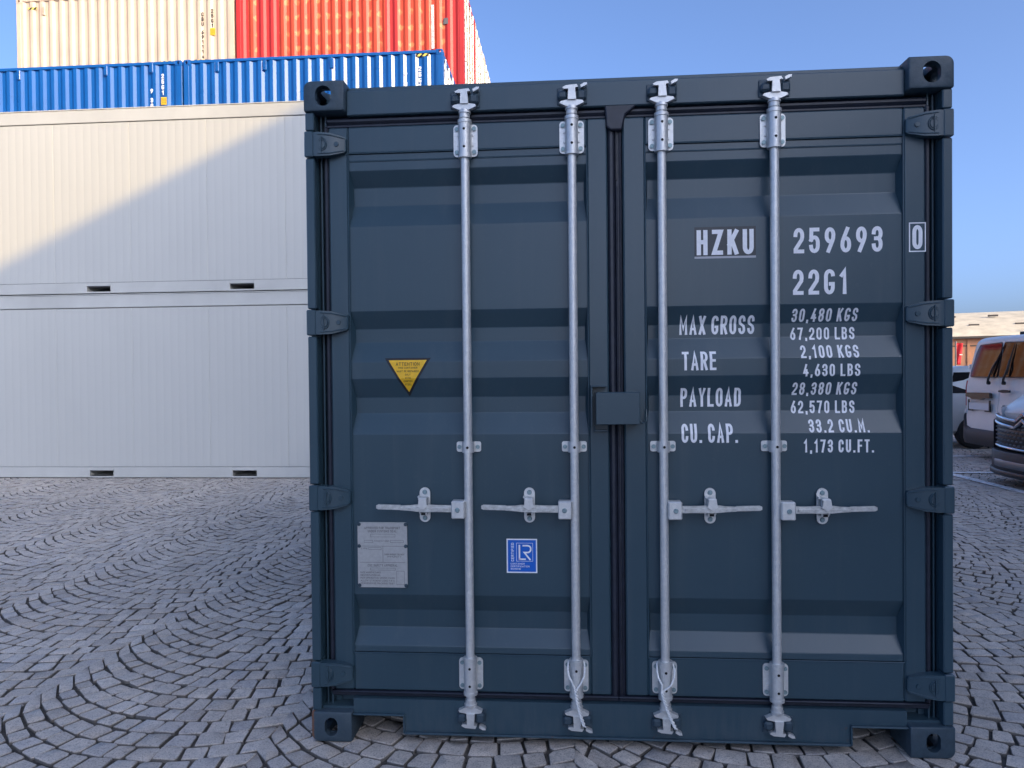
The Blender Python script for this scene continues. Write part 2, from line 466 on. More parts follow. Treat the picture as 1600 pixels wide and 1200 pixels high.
def _path(s):
    pts = []
    for tok in s.split():
        mode = tok[0] if tok[0] in 'vh' else ''
        x, y = (float(q) for q in tok[len(mode):].split(','))
        if mode:
            x0, y0 = pts[-1]
            for k in range(1, 6):
                a = math.pi / 2 * k / 6
                if mode == 'v': pts.append((x0 + (x - x0) * (1 - math.cos(a)), y0 + (y - y0) * math.sin(a)))
                else: pts.append((x0 + (x - x0) * math.sin(a), y0 + (y - y0) * (1 - math.cos(a))))
        pts.append((x, y))
    return pts

def _stroke(pts, t, cap=1.0):
    closed = math.dist(pts[0], pts[-1]) < 1e-6
    if closed: pts = pts[:-1]
    if not closed:
        a, b = Vector(pts[0]), Vector(pts[-1])
        pts = list(pts)
        pts[0] = tuple(a + (a - Vector(pts[1])).normalized() * t * .5 * cap)
        pts[-1] = tuple(b + (b - Vector(pts[-2])).normalized() * t * .5 * cap)
    n = len(pts); L, Rr = [], []
    for i in range(n):
        p = Vector(pts[i])
        d0 = (p - Vector(pts[i - 1])) if (closed or i > 0) else None
        d1 = (Vector(pts[(i + 1) % n]) - p) if (closed or i < n - 1) else None
        d0 = d0.normalized() if d0 is not None and d0.length > 1e-9 else None
        d1 = d1.normalized() if d1 is not None and d1.length > 1e-9 else None
        d0 = d0 or d1; d1 = d1 or d0
        n0 = Vector((-d0.y, d0.x)); n1 = Vector((-d1.y, d1.x))
        m = (n0 + n1)
        m = n0 if m.length < 1e-6 else m.normalized()
        k = 1 / max(.42, m.dot(n1))
        L.append(p + m * t / 2 * k); Rr.append(p - m * t / 2 * k)
    vs = L + Rr
    fs = [(i, (i + 1) % n, n + (i + 1) % n, n + i) for i in range(n if closed else n - 1)]
    return vs, fs

def text_xz(mb, s, x0, x1, z0, z1, y=0.0, t=.15, gap=.15, lay=.00005, slant=0.0):
    """capitals filling the box x0..x1, z0..z1 in the XZ plane, facing -Y"""
    H = z1 - z0; T = t * H
    gaps = gap * H * (len(s) - 1)
    tot = sum(GW.get(c, 1.0) for c in s)
    fixed = T * sum(1 for c in s if c != ' ')
    g = (abs(x1 - x0) - gaps - fixed) / tot
    if g < 0: g = .05 * H
    sg = 1 if x1 > x0 else -1
    x = 0.0; k = 0
    for c in s:
        w = GW.get(c, 1.0) * g
        if c != ' ':
            for st in GLYPH.get(c, []):
                pts = [(x + T / 2 + px * w, T / 2 + pz * (H - T)) for px, pz in _path(st)]
                vs, fs = _stroke(pts, T)
                for f in fs:      # every piece a hair above the last, so that overlaps never share a plane
                    mb.add([(x0 + sg * vs[i].x, y - k * lay, z0 + vs[i].y) for i in f], [(0, 1, 2, 3)])
                    k = (k + 1) % 7
            x += w + T + gap * H
        else:
            x += w + gap * H
    return mb

def frame_xz(mb, x0, x1, z0, z1, t, y):
    mb.add([(x0, y, z0), (x1, y, z0), (x1, y, z0 + t), (x0, y, z0 + t)], [(0, 1, 2, 3)])
    mb.add([(x0, y, z1 - t), (x1, y, z1 - t), (x1, y, z1), (x0, y, z1)], [(0, 1, 2, 3)])
    mb.add([(x0, y, z0 + t), (x0 + t, y, z0 + t), (x0 + t, y, z1 - t), (x0, y, z1 - t)], [(0, 1, 2, 3)])
    mb.add([(x1 - t, y, z0 + t), (x1, y, z0 + t), (x1, y, z1 - t), (x1 - t, y, z1 - t)], [(0, 1, 2, 3)])
    return mb

def quad_xz(mb, x0, x1, z0, z1, y):
    return mb.add([(x0, y, z0), (x1, y, z0), (x1, y, z1), (x0, y, z1)], [(0, 1, 2, 3)])

EYE = (-0.19883, -2.81592, 1.43910)      # where the measurements were taken from
def dz(x, z, y):
    """a point measured on the front plane y=0 of the container, moved back to the surface at depth y that lies on the same sight line"""
    k = (y - EYE[1]) / (0 - EYE[1])
    return EYE[0] + (x - EYE[0]) * k, EYE[2] + (z - EYE[2]) * k

# plate with an oval hole, in local XZ, centred, front at y=0 going back to y=t
def holed_plate(w, h, t, hw, hh, n=24, cx=0, cz=0, rc=.012):
    mb = MB(); inn = []; out = []
    for i in range(n):
        a = 2 * math.pi * (i + .5) / n
        c, s = math.cos(a), math.sin(a)
        # slot-shaped hole
        r = min(hw, hh) / 2
        ex, ez = hw / 2 - r, hh / 2 - r
        inn.append((cx + math.copysign(ex, c) + r * c, cz + math.copysign(ez, s) + r * s))
        k = min((w / 2) / max(abs(c), 1e-6), (h / 2) / max(abs(s), 1e-6))
        out.append((k * c, k * s))
    vs = [(x, 0, z) for x, z in inn] + [(x, 0, z) for x, z in out] + [(x, t, z) for x, z in inn] + [(x, t, z) for x, z in out]
    fs = []
    for i in range(n):
        j = (i + 1) % n
        fs += [(i, j, n + j, n + i), (2 * n + i, 3 * n + i, 3 * n + j, 2 * n + j), (i, 2 * n + i, 2 * n + j, j), (n + i, n + j, 3 * n + j, 3 * n + i)]
    # corners of the rectangle
    cr = [(w / 2, h / 2), (-w / 2, h / 2), (-w / 2, -h / 2), (w / 2, -h / 2)]
    for q, (x, z) in enumerate(cr):
        i = (n * q // 4) + n // 8 - 1; j = (i + 1) % n
        b = len(vs)
        vs += [(x, 0, z), (x, t, z)]
        fs += [(n + i, n + j, b), (3 * n + i, b + 1, 3 * n + j), (n + i, b, b + 1, 3 * n + i), (n + j, 3 * n + j, b + 1, b)]
    return mb.add(vs, fs)

def corner_fitting_mesh(name, mat, sx=1, sz=1, hw=.064, hh=.075, rad=.024):
    """hollow casting 162 x 178 x 118 with oval openings in front, outer side and top or bottom.
    local: outer front corner at the origin, body towards -sx x, +y, -sz z"""
    w, d, h, t = .162, .178, .118, .026
    def raw(bm, nm):
        me = bpy.data.meshes.new(nm); bm.to_mesh(me); bm.free()
        o = bpy.data.objects.new(nm, me); COL.objects.link(o); return o
    def boxbm(x0, x1, y0, y1, z0, z1):
        bm = bmesh.new(); m = MB().box(x0, x1, y0, y1, z0, z1)
        vs = [bm.verts.new(p) for p in m.v]
        for f in m.f: bm.faces.new([vs[i] for i in f])
        bmesh.ops.recalc_face_normals(bm, faces=bm.faces); return bm
    bm = boxbm(0, -sx * w, 0, d, 0, -sz * h)
    big = []
    for e in bm.edges:
        m = (e.verts[0].co + e.verts[1].co) / 2
        if abs(m.x) < 1e-5 and (abs(m.y) < 1e-5 or abs(m.z) < 1e-5): big.append(e)
        elif abs(m.y) < 1e-5 and abs(m.z) < 1e-5: big.append(e)
    side = [e for e in big if abs((e.verts[0].co.y + e.verts[1].co.y) / 2) > 1e-4]
    bmesh.ops.bevel(bm, geom=side, offset=rad * 1.25, segments=5, profile=.5, affect='EDGES')
    big = [e for e in bm.edges if e.calc_face_angle(0) > R(60) and all(abs(v.co.y) < 1e-5 for v in e.verts)]
    bmesh.ops.bevel(bm, geom=big, offset=.007, segments=2, profile=.5, affect='EDGES')
    sm = [e for e in bm.edges if e.calc_face_angle(0) > R(60)]
    bmesh.ops.bevel(bm, geom=sm, offset=.004, segments=1, affect='EDGES')
    o = raw(bm, name)
    cut = [raw(boxbm(-sx * t, -sx * (w - .02), t, d - .02, -sz * t, -sz * (h - .02)), 'c')]
    def oval(a, b, hw_, hh_, axis, c):
        m = MB(); n = 28; r = min(hw_, hh_) / 2; ex, ez = hw_ / 2 - r, hh_ / 2 - r
        poly = []
        for i in range(n):
            q = 2 * math.pi * (i + .5) / n
            poly.append((c[0] + math.copysign(ex, math.cos(q)) + r * math.cos(q), c[1] + math.copysign(ez, math.sin(q)) + r * math.sin(q)))
        m.prism(poly, axis, a, b)
        bm = bmesh.new(); vs = [bm.verts.new(p) for p in m.v]
        for f in m.f: bm.faces.new([vs[i] for i in f])
        bmesh.ops.recalc_face_normals(bm, faces=bm.faces); return raw(bm, 'c')
    cut.append(oval(-.05, t + .005, hw, hh, 'xz', (-sx * (w / 2 - .002), -sz * h / 2)))
    cut.append(oval(-sx * (t + .005), sx * .05, .052, .078, 'yz', (d / 2 + .01, -sz * h / 2)))
    cut.append(oval(-sz * (t + .005), sz * .05, .062, .110, 'xy', (-sx * w / 2, d / 2 + .005)))
    for c in cut:
        md = o.modifiers.new('cut', 'BOOLEAN'); md.operation = 'DIFFERENCE'; md.object = c; md.solver = 'EXACT'
    dg = bpy.context.evaluated_depsgraph_get()
    me = bpy.data.meshes.new_from_object(o.evaluated_get(dg))
    for x in cut + [o]: bpy.data.objects.remove(x, do_unlink=True)
    me.name = name; me.materials.clear(); me.materials.append(mat)
    me.shade_smooth(); me.set_sharp_from_angle(angle=R(35))
    return me

def corr(L, z0, z1, depth=.036, pitch=PITCH, y=0.0, phase=.0):
    """trapezoidal corrugated sheet along x (0..L), outer flats at y, inner flats at y+depth"""
    a, b = pitch * .26, pitch * .24
    xs = [(0, y)]
    x = phase
    while x < L - 1e-6:
        for dx, yy in ((0, y), (a, y), (a + b, y + depth), (2 * a + b, y + depth)):
            q = x + dx
            if 0 < q < L: xs.append((q, yy))
        x += pitch
    xs.append((L, y))
    n = len(xs)
    vs = [(px, py, z0) for px, py in xs] + [(px, py, z1) for px, py in xs]
    return MB().add(vs, [(i, i + 1, n + i + 1, n + i) for i in range(n - 1)])

# ------------------------------------------------------------------ ground and hand-laid cobbles
ground = obj('pavement', MB().add([(-900, -900, -.016), (900, -900, -.016), (900, 900, -.016), (-900, 900, -.016)], [(0, 1, 2, 3)]), MT['ground'], ang=0)
tag(ground, 'grey granite cobbled yard laid in rows of curved arcs', kind='structure')

def cobbles():
    A0, A1, Rr, step = R(-57), R(26), .96, .106
    bw = Rr * (math.sin(A1) - math.sin(A0)); x_ref = -2.62
    drift = .045
    Q, T, Hh = [], [], []
    for band in range(-7, 12):
        x_left = x_ref + band * bw
        xc0 = x_left - Rr * math.sin(A0)
        if x_left < -11.5 or x_left > 12: continue
        s_ = -3.0 + rng.uniform(0, step)
        while s_ < 17.3:
            st = step * (1 + rng.uniform(-.06, .06))
            xc, yc = xc0 + drift * s_, s_ + Rr
            nst = 13 + (rng.random() < .35)
            th = np.linspace(A0, A1, nst + 1)
            dth = th[1] - th[0]
            th[1:-1] += rng.uniform(-.16, .16, nst - 1) * dth + rng.uniform(-.30, .30) * dth
            for i in range(nst):
                def pt(a): return (xc + Rr * math.sin(a), yc - Rr * math.cos(a))
                def pt2(a):
                    f = min(1.0, min(a - A0, A1 - a) / (1.6 * dth))
                    p = pt(a); t = st * max(.40, math.cos(a))
                    return (p[0] + f * (-math.sin(a) * t) + (1 - f) * drift * st, p[1] + f * math.cos(a) * t + (1 - f) * st)
                q = [pt(th[i]), pt(th[i + 1]), pt2(th[i + 1]), pt2(th[i])]
                cx, cy = sum(p[0] for p in q) / 4, sum(p[1] for p in q) / 4
                if cy < -1.8: continue
                lim = .60 * (cy + 2.8)
                if cx > lim + 2.5 or cx < -lim * 1.45 - 2.2: continue
                if cx < -2.75 and cy > 7.9: continue
                if -1.12 < cx < 1.12 and .9 < cy < 5.8: continue
                Q.append(q); T.append(rng.beta(2.6, 2.4)); Hh.append(rng.random())
            s_ += st
    Q = np.array(Q); N = len(Q)
    Q += rng.normal(0, .0032, Q.shape)
    cen = Q.mean(1, keepdims=True)
    # shrink for the joint: move every edge in by ~5 mm
    size = np.linalg.norm(Q - cen, axis=2, keepdims=True)
    Q = cen + (Q - cen) * (1 - (.0044 + rng.uniform(0, .0036, (N, 1, 1))) / size)
    nxt = np.roll(Q, -1, axis=1); prv = np.roll(Q, 1, axis=1)
    c1 = rng.uniform(.03, .15, (N, 4, 1)); c2 = rng.uniform(.03, .15, (N, 4, 1))
    A = Q + (prv - Q) * c1; B = Q + (nxt - Q) * c2
    oct_ = np.stack([A, B], 2).reshape(N, 8, 2)
    oct_ += rng.normal(0, .0017, oct_.shape)
    rel = oct_ - cen
    tilt = rng.normal(0, .019, (N, 1, 2)); h0 = rng.normal(0, .0017, (N, 1)) - .003
    def ring(s, zoff):
        xy = cen + rel * s
        z = h0 + (rel * s * tilt).sum(2) + zoff
        return np.concatenate([xy, z[..., None]], 2)
    r1 = ring(.93, 0.0) + np.concatenate([np.zeros((N, 8, 2)), rng.normal(0, .0011, (N, 8, 1))], 2)
    r2 = ring(.99, -.0055); r3 = ring(1.0, -.030)
    ctr = np.concatenate([cen, (h0 + rng.uniform(.0, .0025, (N, 1)))[..., None]], 2)
    V = np.concatenate([r1, r2, r3, ctr], 1)          # 25 verts
    F = []
    for k in range(8):
        j = (k + 1) % 8
        F += [(24, k, j), (k, 8 + k, 8 + j, j), (8 + k, 16 + k, 16 + j, 8 + j)]
    # which stones show largest: projected size, inside the frame, not behind the container
    c3 = cen[:, 0, :]
    d = np.stack([c3[:, 0] - CAM.x, c3[:, 1] - CAM.y, np.full(N, -CAM.z)], 1)
    fw, rt, up = np.array(_f), np.array(_r2), np.array(_u2)
    dep = d @ fw
    px = 800 + FPX * (d @ rt) / dep; py = 600 - FPX * (d @ up) / dep
    k = CAM.y / (CAM.y - c3[:, 1] - 1e-9)
    xf = CAM.x + (c3[:, 0] - CAM.x) * np.clip((0 - CAM.y) / (c3[:, 1] - CAM.y), 0, 5)
    hid = (c3[:, 1] > .05) & (np.abs(xf) < 1.24)
    vis = (dep > .2) & (px > 0) & (px < 1600) & (py > 0) & (py < 1200) & ~hid
    area = np.where(vis, CAM.z / np.maximum(dep, .2) ** 3, 0)
    order = np.argsort(-area)[:300]
    big = np.zeros(N, bool); big[order] = True
    T, Hh = np.array(T), np.array(Hh)
    def build(name, sel):
        n = len(sel)
        me = bpy.data.meshes.new(name)
        vs = V[sel].reshape(-1, 3)
        fl = np.array([i for f in F for i in f]); ls = np.array([len(f) for f in F])
        loops = (fl[None, :] + (np.arange(n) * 25)[:, None]).ravel()
        cnt = np.tile(ls, n); st = np.concatenate([[0], np.cumsum(cnt)[:-1]])
        me.vertices.add(len(vs)); me.vertices.foreach_set('co', vs.ravel().astype(np.float32))
        me.loops.add(len(loops)); me.loops.foreach_set('vertex_index', loops.astype(np.int32))
        me.polygons.add(len(cnt)); me.polygons.foreach_set('loop_start', st.astype(np.int32))
        try: me.polygons.foreach_set('loop_total', cnt.astype(np.int32))
        except Exception: pass
        me.update(calc_edges=True); me.validate()
        at = me.attributes.new('rim', 'FLOAT', 'POINT')
        at.data.foreach_set('value', np.tile(np.array([0.0] * 8 + [1.0] * 16 + [0.0]), n).astype(np.float32))
        for nm, arr in (('tint', T), ('hue', Hh)):
            at = me.attributes.new(nm, 'FLOAT', 'POINT')
            at.data.foreach_set('value', np.repeat(arr[sel], 25).astype(np.float32))
        me.shade_smooth(); me.set_sharp_from_angle(angle=R(50))
        me.materials.append(MT['stone'])
        return me
    for i in order:
        obj('cobblestone', build('cobblestone', np.array([i])), None, ground)
    rest = obj('cobblestones', build('cobblestones', np.where(~big)[0]), None, ground)
    rest['kind'] = 'stuff'
    return N
NSTONES = cobbles()

def ground_strip(pts, w):
    mb = MB(); L = []
    for i, p in enumerate(pts):
        d = Vector(pts[min(i + 1, len(pts) - 1)]) - Vector(pts[max(i - 1, 0)])
        n = Vector((-d.y, d.x)).normalized()
        L.append(Vector(p) + n * w / 2); L.append(Vector(p) - n * w / 2)
    vs = [(q.x, q.y, .0085) for q in L]
    return mb.add(vs, [(2 * i, 2 * i + 1, 2 * i + 3, 2 * i + 2) for i in range(len(pts) - 1)])
obj('painted_line', ground_strip([(5.08, 4.2), (5.10, 6.0), (5.06, 7.9), (5.03, 10.6)], .13), MT['line'], ground, ang=0)
obj('painted_line', ground_strip([(5.1, 7.92), (6.4, 7.86), (9.5, 7.9)], .13), MT['line'], ground, ang=0)
obj('painted_line', ground_strip([(5.08, 9.98), (6.4, 9.95), (9.5, 9.95)], .13), MT['line'], ground, ang=0)

# ------------------------------------------------------------------ stacks of containers in the background
CL, CW, CH = 6.04, 2.43, 2.91
TIER = 2.92
FITTING = {}
def fitting_mesh(sx, sz, mat):
    k = (sx, sz, mat.name)
    if k not in FITTING: FITTING[k] = corner_fitting_mesh('corner_fitting', mat, sx, sz)
    return FITTING[k]

def stack_container(name, label, main, post, end, group, side=None, detail=True):
    """origin: centre of the base. Long side with corrugations faces -Y, door end faces +X"""
    t = thing(name, label, 'container', group=group)
    hx, hy = CL / 2, CW / 2
    pw = .11
    m = corr(CL - 2 * pw - .02, .13, CH - .075)
    m = MB().extend(m, Matrix.Translation((-hx + pw + .01, -hy + .014, 0)))
    obj('side_wall', m, side or main, t, ang=20, recalc=False)
    m2 = MB().extend(corr(CL - 2 * pw - .02, .13, CH - .075), Matrix.Rotation(math.pi, 4, 'Z') @ Matrix.Translation((-hx + pw + .01, -hy + .014, 0)))
    obj('side_wall', m2, main, t, ang=20, recalc=False)
    obj('top_rail', MB().box(-hx + .162, hx - .162, -hy + .002, -hy + .06, CH - .08, CH - .014, .006), post, t)
    obj('top_rail', MB().box(-hx + .162, hx - .162, hy - .06, hy - .002, CH - .08, CH - .014, .006), post, t)
    obj('bottom_rail', MB().box(-hx + .162, hx - .162, -hy + .004, -hy + .06, .02, .14, .006), post, t)
    obj('bottom_rail', MB().box(-hx + .162, hx - .162, hy - .06, hy - .004, .02, .14, .006), post, t)
    obj('roof', MB().box(-hx + .1, hx - .1, -hy + .055, hy - .055, CH - .05, CH - .03), main, t)
    obj('floor', MB().box(-hx + .1, hx - .1, -hy + .055, hy - .055, .10, .14), MT['void'], t)
    for sx in (-1, 1):
        for sy in (-1, 1):
            p = MB()
            x0, x1 = sx * hx - sx * .004, sx * (hx - pw - .012)
            p.box(x0, x1, sy * (hy - .004), sy * (hy - .03), .118, CH - .118, .004)
            p.box(x0, sx * (hx - .03), sy * (hy - .03), sy * (hy - .15), .118, CH - .118, .004)
            obj('corner_post', p, post, t)
            for sz in (-1, 1):
                o = obj('corner_fitting', fitting_mesh(sx * -sy, sz, post), None, t, (sx * hx, sy * hy, CH if sz > 0 else 0))
                if sy > 0: o.rotation_euler = (0, 0, math.pi)
    # blank end
    e = MB().extend(corr(CW - .30, .13, CH - .12), Matrix.Translation((-hx + .02, hy - .15, 0)) @ Matrix.Rotation(R(-90), 4, 'Z'))
    obj('end_wall', e, main, t, ang=20, recalc=False)
    # door end facing +X
    for s in (-1, 1):
        d = MB().box(hx - .07, hx - .045, s * .012, s * (hy - .155), .17, CH - .13, .004)
        for z in (.45, 1.05, 1.65, 2.25): d.box(hx - .045, hx - .03, s * .1, s * (hy - .25), z, z + .14, .01)
        dd = obj('door', d, end, t)
        for yy in (.28, .78):
            r = MB().cyl((hx - .018, s * yy, .1), (hx - .018, s * yy, CH - .06), .017, 8)
            for z in (.25, .9, 2.0, 2.6): r.box(hx - .045, hx - .004, s * yy - .05, s * yy + .05, z, z + .09, .004)
            obj('locking_bar', r, MT['galv'], dd)
    obj('door_header', MB().box(hx - .09, hx - .02, -hy + .162, hy - .162, CH - .12, CH - .01, .006), post, t)
    obj('door_sill', MB().box(hx - .09, hx - .02, -hy + .162, hy - .162, .02, .16, .006), post, t)
    return t

def place(src, x, y, tier, label, first=False, group=None):
    o = src if first else copy_tree(src)
    o.location = (x, y + CW / 2, tier * TIER)
    o['label'] = label
    if group: o['group'] = group
    return o

def stacked_text(s, x, ztop, ch, w, y, t=.2):
    mb = MB(); z = ztop
    for c in s:
        if c != ' ': text_xz(mb, c, x - w / 2, x + w / 2, z - ch, z, y, t)
        z -= ch * 1.22 if c != ' ' else ch * .8
    return mb

BY, RY = 13.6, 16.06
BAX, BBX = -12.02, -5.94
CRX, RDX = -11.90, -5.80
blue_group = 'blue containers stacked behind the white units'
blue = stack_container('stacked_container', 'x', MT['blue'], MT['blue'], MT['end_white'], blue_group)
bA = place(blue, BAX, BY, 2, 'left blue corrugated container, yellow label near its right end, below the cream one', True)
bB = place(blue, BBX, BY, 2, 'right blue corrugated container with white door end, below the red one')
for t_ in (0, 1):
    place(blue, BAX, BY, t_, 'blue container hidden low in the stack behind the white units', group='lower blue containers of the stack')
    place(blue, BBX, BY, t_, 'blue container hidden low in the stack behind the white units', group='lower blue containers of the stack')

def blue_marks(root, marks):
    o = root.location
    y = -CW / 2 + .0125
    for kind, *a in marks:
        if kind == 'text':
            s, x, z, mat = a
            obj('lettering', stacked_text(s, x - o.x, z - o.z, .105, .062, y), mat, root, ang=0)
        elif kind == 'label':
            x0, x1, z0, z1 = a
            lb = obj('yellow_label', MB().box(x0 - o.x, x1 - o.x, y - .001, y + .001, z0 - o.z, z1 - o.z), MT['label_yellow'], root, ang=0)
            q = MB()
            for k in range(3): frame_xz(q, x0 - o.x + .012, x1 - o.x - .012, z0 - o.z + .012 + k * .052, z0 - o.z + .05 + k * .052, .007, y - .002)
            obj('label_print', q, MT['black'], lb, ang=0)
        elif kind == 'hazard':
            x0, x1, z0, z1 = a
            obj('hazard_stripe', MB().box(x0 - o.x, x1 - o.x, y - .003, y + .0005, z0 - o.z, z1 - o.z), MT['hazard'], root, ang=0)
        elif kind == 'vent':
            x, z = a
            v = MB().box(x - o.x - .04, x - o.x + .04, y - .028, y + .02, z - o.z - .13, z - o.z + .10, .012)
            for k in range(5): v.box(x - o.x - .035, x - o.x + .035, y - .034, y - .026, z - o.z - .11 + k * .04, z - o.z - .09 + k * .04)
            obj('air_vent', v, root.children[0].data.materials[0], root)
def B(x): return -.2 + (x + .2) * .9762
def BZ(z): return 1.44 + (z - 1.44) * .9762
blue_marks(bA, [('text', '25G1', B(-9.69), BZ(8.63), MT['white_ink']), ('text', '9 301', B(-9.965), BZ(8.29), MT['white_ink']),
                ('label', B(-9.74), B(-9.60), BZ(7.90), BZ(8.08)), ('hazard', B(-9.75), B(-9.40), BZ(8.855), BZ(8.925)),
                ('vent', B(-13.28), BZ(8.75)), ('vent', B(-11.09), BZ(8.77)), ('vent', B(-9.96), BZ(8.79))])
blue_marks(bB, [('text', '25G1', B(-3.53), BZ(8.55), MT['white_ink']), ('text', '9 301', B(-3.86), BZ(8.43), MT['white_ink']),
                ('hazard', B(-3.62), B(-3.32), BZ(8.78), BZ(8.84)), ('hazard', B(-8.92), B(-8.58), BZ(8.855), BZ(8.925)),
                ('vent', B(-8.35), BZ(8.75)), ('vent', B(-7.2), BZ(8.74)), ('vent', B(-5.6), BZ(8.72))])

back_group = 'containers of the back stack'
cream = stack_container('stacked_container', 'x', MT['cream'], MT['cream'], MT['end_cream'], back_group)
place(cream, CRX, RY, 3, 'cream corrugated container on top of the stack at the upper left corner', True)
def C_(x): return -.2 + (x + .2) * .9717
def CZ(z): return 1.44 + (z - 1.44) * .9717
blue_marks(cream, [('text', 'CBU 691114', C_(-10.01), CZ(11.36), MT['black']), ('text', '25G1', C_(-9.735), CZ(11.44), MT['black']),
                   ('label', C_(-9.80), C_(-9.66), CZ(10.73), CZ(10.92)), ('hazard', C_(-15.0), C_(-14.74), CZ(11.66), CZ(11.72)),
                   ('vent', C_(-14.55), CZ(11.62))])
red = stack_container('stacked_container', 'x', MT['red'], MT['red'], MT['end_cream'], back_group, side=MT['red_patched'])
place(red, RDX, RY, 3, 'red container mottled with yellowish touch-up spots on top of the stack', True)
y0 = -CW / 2 + .0125
q = MB()
for k in range(9):
    z = CZ(11.26) - k * .125 - red.location.z
    quad_xz(q, C_(-3.69) - RDX - .036, C_(-3.69) - RDX + .036, z - .118, z, y0)
ws = obj('white_number_strip', q, MT['white_strip'], red, ang=0)
q = MB()
for k, ch in enumerate('U 301964'):
    if ch != ' ': text_xz(q, ch, C_(-3.69) - RDX - .024, C_(-3.69) - RDX + .024, CZ(11.26) - k * .125 - red.location.z - .10, CZ(11.26) - k * .125 - red.location.z - .02, y0 - .001, .12)
obj('lettering', q, MT['red'], ws, ang=0)
q = MB().box(C_(-3.40) - RDX, C_(-3.28) - RDX, y0 - .001, y0 + .001, CZ(10.74) - red.location.z, CZ(10.90) - red.location.z)
obj('grey_label', q, MT['plate_ink'], red, ang=0)
# lower tiers that carry the back stack, and further rows behind it
for t_ in (0, 1, 2):
    place(cream, CRX, RY, t_, 'cream container hidden low in the back stack', group='lower containers of the back stack')
    place(red, RDX, RY, t_, 'red container hidden low in the back stack', group='lower red containers of the back stack')
amber = stack_container('stacked_container', 'x', MT['orange'], MT['red'], MT['orange'], back_group)
k_ = 0
for row in range(1, 6):
    for t_ in range(4):
        src = cream if (row + t_) % 5 == 0 else amber
        if row == 1 and t_ == 3: src = cream
        if row == 1 and t_ == 3:
            place(src, RDX, RY + row * 2.45, t_, 'pale container whose end just shows right of the red one, at the top')
        else:
            place(src, RDX, RY + row * 2.45, t_, 'amber or cream container in the rows behind the red one', first=(src is amber and k_ == 0), group='containers in the far rows')
            if src is amber: k_ += 1

# ------------------------------------------------------------------ two white panel units, one on the other
WY, WX0, WX1, WH = 7.328, -8.92, -2.86, 2.645
def white_unit(label):
    t = thing('panel_unit', label, 'container', group='white panel units stacked on each other')
    L = WX1 - WX0; D = 2.44
    seams = [x - WX0 for x in (-8.74, -7.595, -6.445, -5.30, -4.155, -3.01)]
    edges = [.06] + [s for s in seams if s > .1] + [L - .06]
    for a, b in zip(edges[:-1], edges[1:]):
        w = b - a - .003
        n = max(1, int(round(w / .115))); pw_ = w / n
        xs = []
        for i in range(n):
            xs += [(i * pw_, 0.0), (i * pw_ + .004, .0005), ((i + 1) * pw_ - .006, .0005), ((i + 1) * pw_ - .003, 0.0)]
        xs = [(0, .004)] + [(x, .0005 - y) for x, y in xs] + [(w, .004)]
        pts = [(0, .03)] + xs + [(w, .03)]
        m = MB().add([(x, y, .165) for x, y in pts] + [(x, y, WH - .195) for x, y in pts],
                     [(i, i + 1, len(pts) + i + 1, len(pts) + i) for i in range(len(pts) - 1)])
        o = obj('wall_panel', MB().extend(m, Matrix.Translation((a + .0015, .012, 0))), MT['panel_white'], t, ang=30, recalc=False)
    obj('panel_backing', MB().box(.03, L - .03, .03, D - .03, .1, WH - .1), MT['seam'], t)
    for y_, z_ in ((D - .028, 0),):
        obj('rear_wall', MB().box(.06, L - .06, D - .028, D - .004, .16, WH - .19), MT['panel_white'], t)
    obj('end_wall', MB().box(.004, .028, .06, D - .06, .16, WH - .19), MT['panel_white'], t)
    obj('end_wall', MB().box(L - .028, L - .004, .06, D - .06, .16, WH - .19), MT['panel_white'], t)
    # top frame rail with a shadow gap under it
    obj('top_rail', MB().box(0, L, 0, D, WH - .186, WH - .004, .006), MT['frame_white'], t)
    obj('roof_flashing', MB().box(-.006, L + .006, -.008, D + .008, WH - .004, WH + .008), MT['frame_white'], t)
    # bottom rail with fork pockets
    pk = [(-6.93 - .178 - WX0, -6.93 + .178 - WX0), (-4.80 - .178 - WX0, -4.80 + .178 - WX0)]
    pz0, pz1 = .030, .112
    r = MB(); x = 0.0
    for a, b in pk:
        r.box(x, a, 0, .10, .008, .158, .004); x = b
        r.box(a, b, 0, .10, pz1, .158); r.box(a, b, 0, .10, .008, pz0)
    r.box(x, L, 0, .10, .008, .158, .004)
    r.box(0, L, D - .1, D, .008, .158, .004)
    r.box(0, .1, .1, D - .1, .008, .158); r.box(L - .1, L, .1, D - .1, .008, .158)
    obj('bottom_rail', r, MT['frame_white'], t)
    for a, b in pk:
        m = MB().add([(a + .001, .001, pz0), (b - .001, .001, pz0), (b - .001, .001, pz1), (a + .001, .001, pz1), (a + .001, .9, pz0), (b - .001, .9, pz0), (b - .001, .9, pz1), (a + .001, .9, pz1)],
                     [(0, 4, 5, 1), (3, 2, 6, 7), (0, 3, 7, 4), (1, 5, 6, 2), (4, 7, 6, 5)])
        obj('fork_pocket', m, MT['frame_white'], t, ang=0, recalc=False)
    obj('corner_post', MB().box(0, .058, .002, .058, .158, WH - .186, .004), MT['frame_white'], t)
    obj('corner_post', MB().box(L - .058, L, .002, .058, .158, WH - .186, .004), MT['frame_white'], t)
    obj('corner_post', MB().box(0, .058, D - .058, D - .002, .158, WH - .186, .004), MT['frame_white'], t)
    obj('corner_post', MB().box(L - .058, L, D - .058, D - .002, .158, WH - .186, .004), MT['frame_white'], t)
    for sx in (0, 1):
        for sy in (0, 1):
            for z in (-.0, WH):
                obj('corner_block', MB().box(sx * (L - .15), sx * (L - .15) + .15, sy * (D - .15), sy * (D - .15) + .15, z if z == 0 else WH + .008, (z + .008) if z == 0 else WH + .016), MT['frame_white'], t)
    return t
w1 = white_unit('white panelled unit standing on the cobbles, lower of the two')
w1.location = (WX0, WY, 0)
w2 = copy_tree(w1)
w2.location = (WX0, WY, WH + .016)
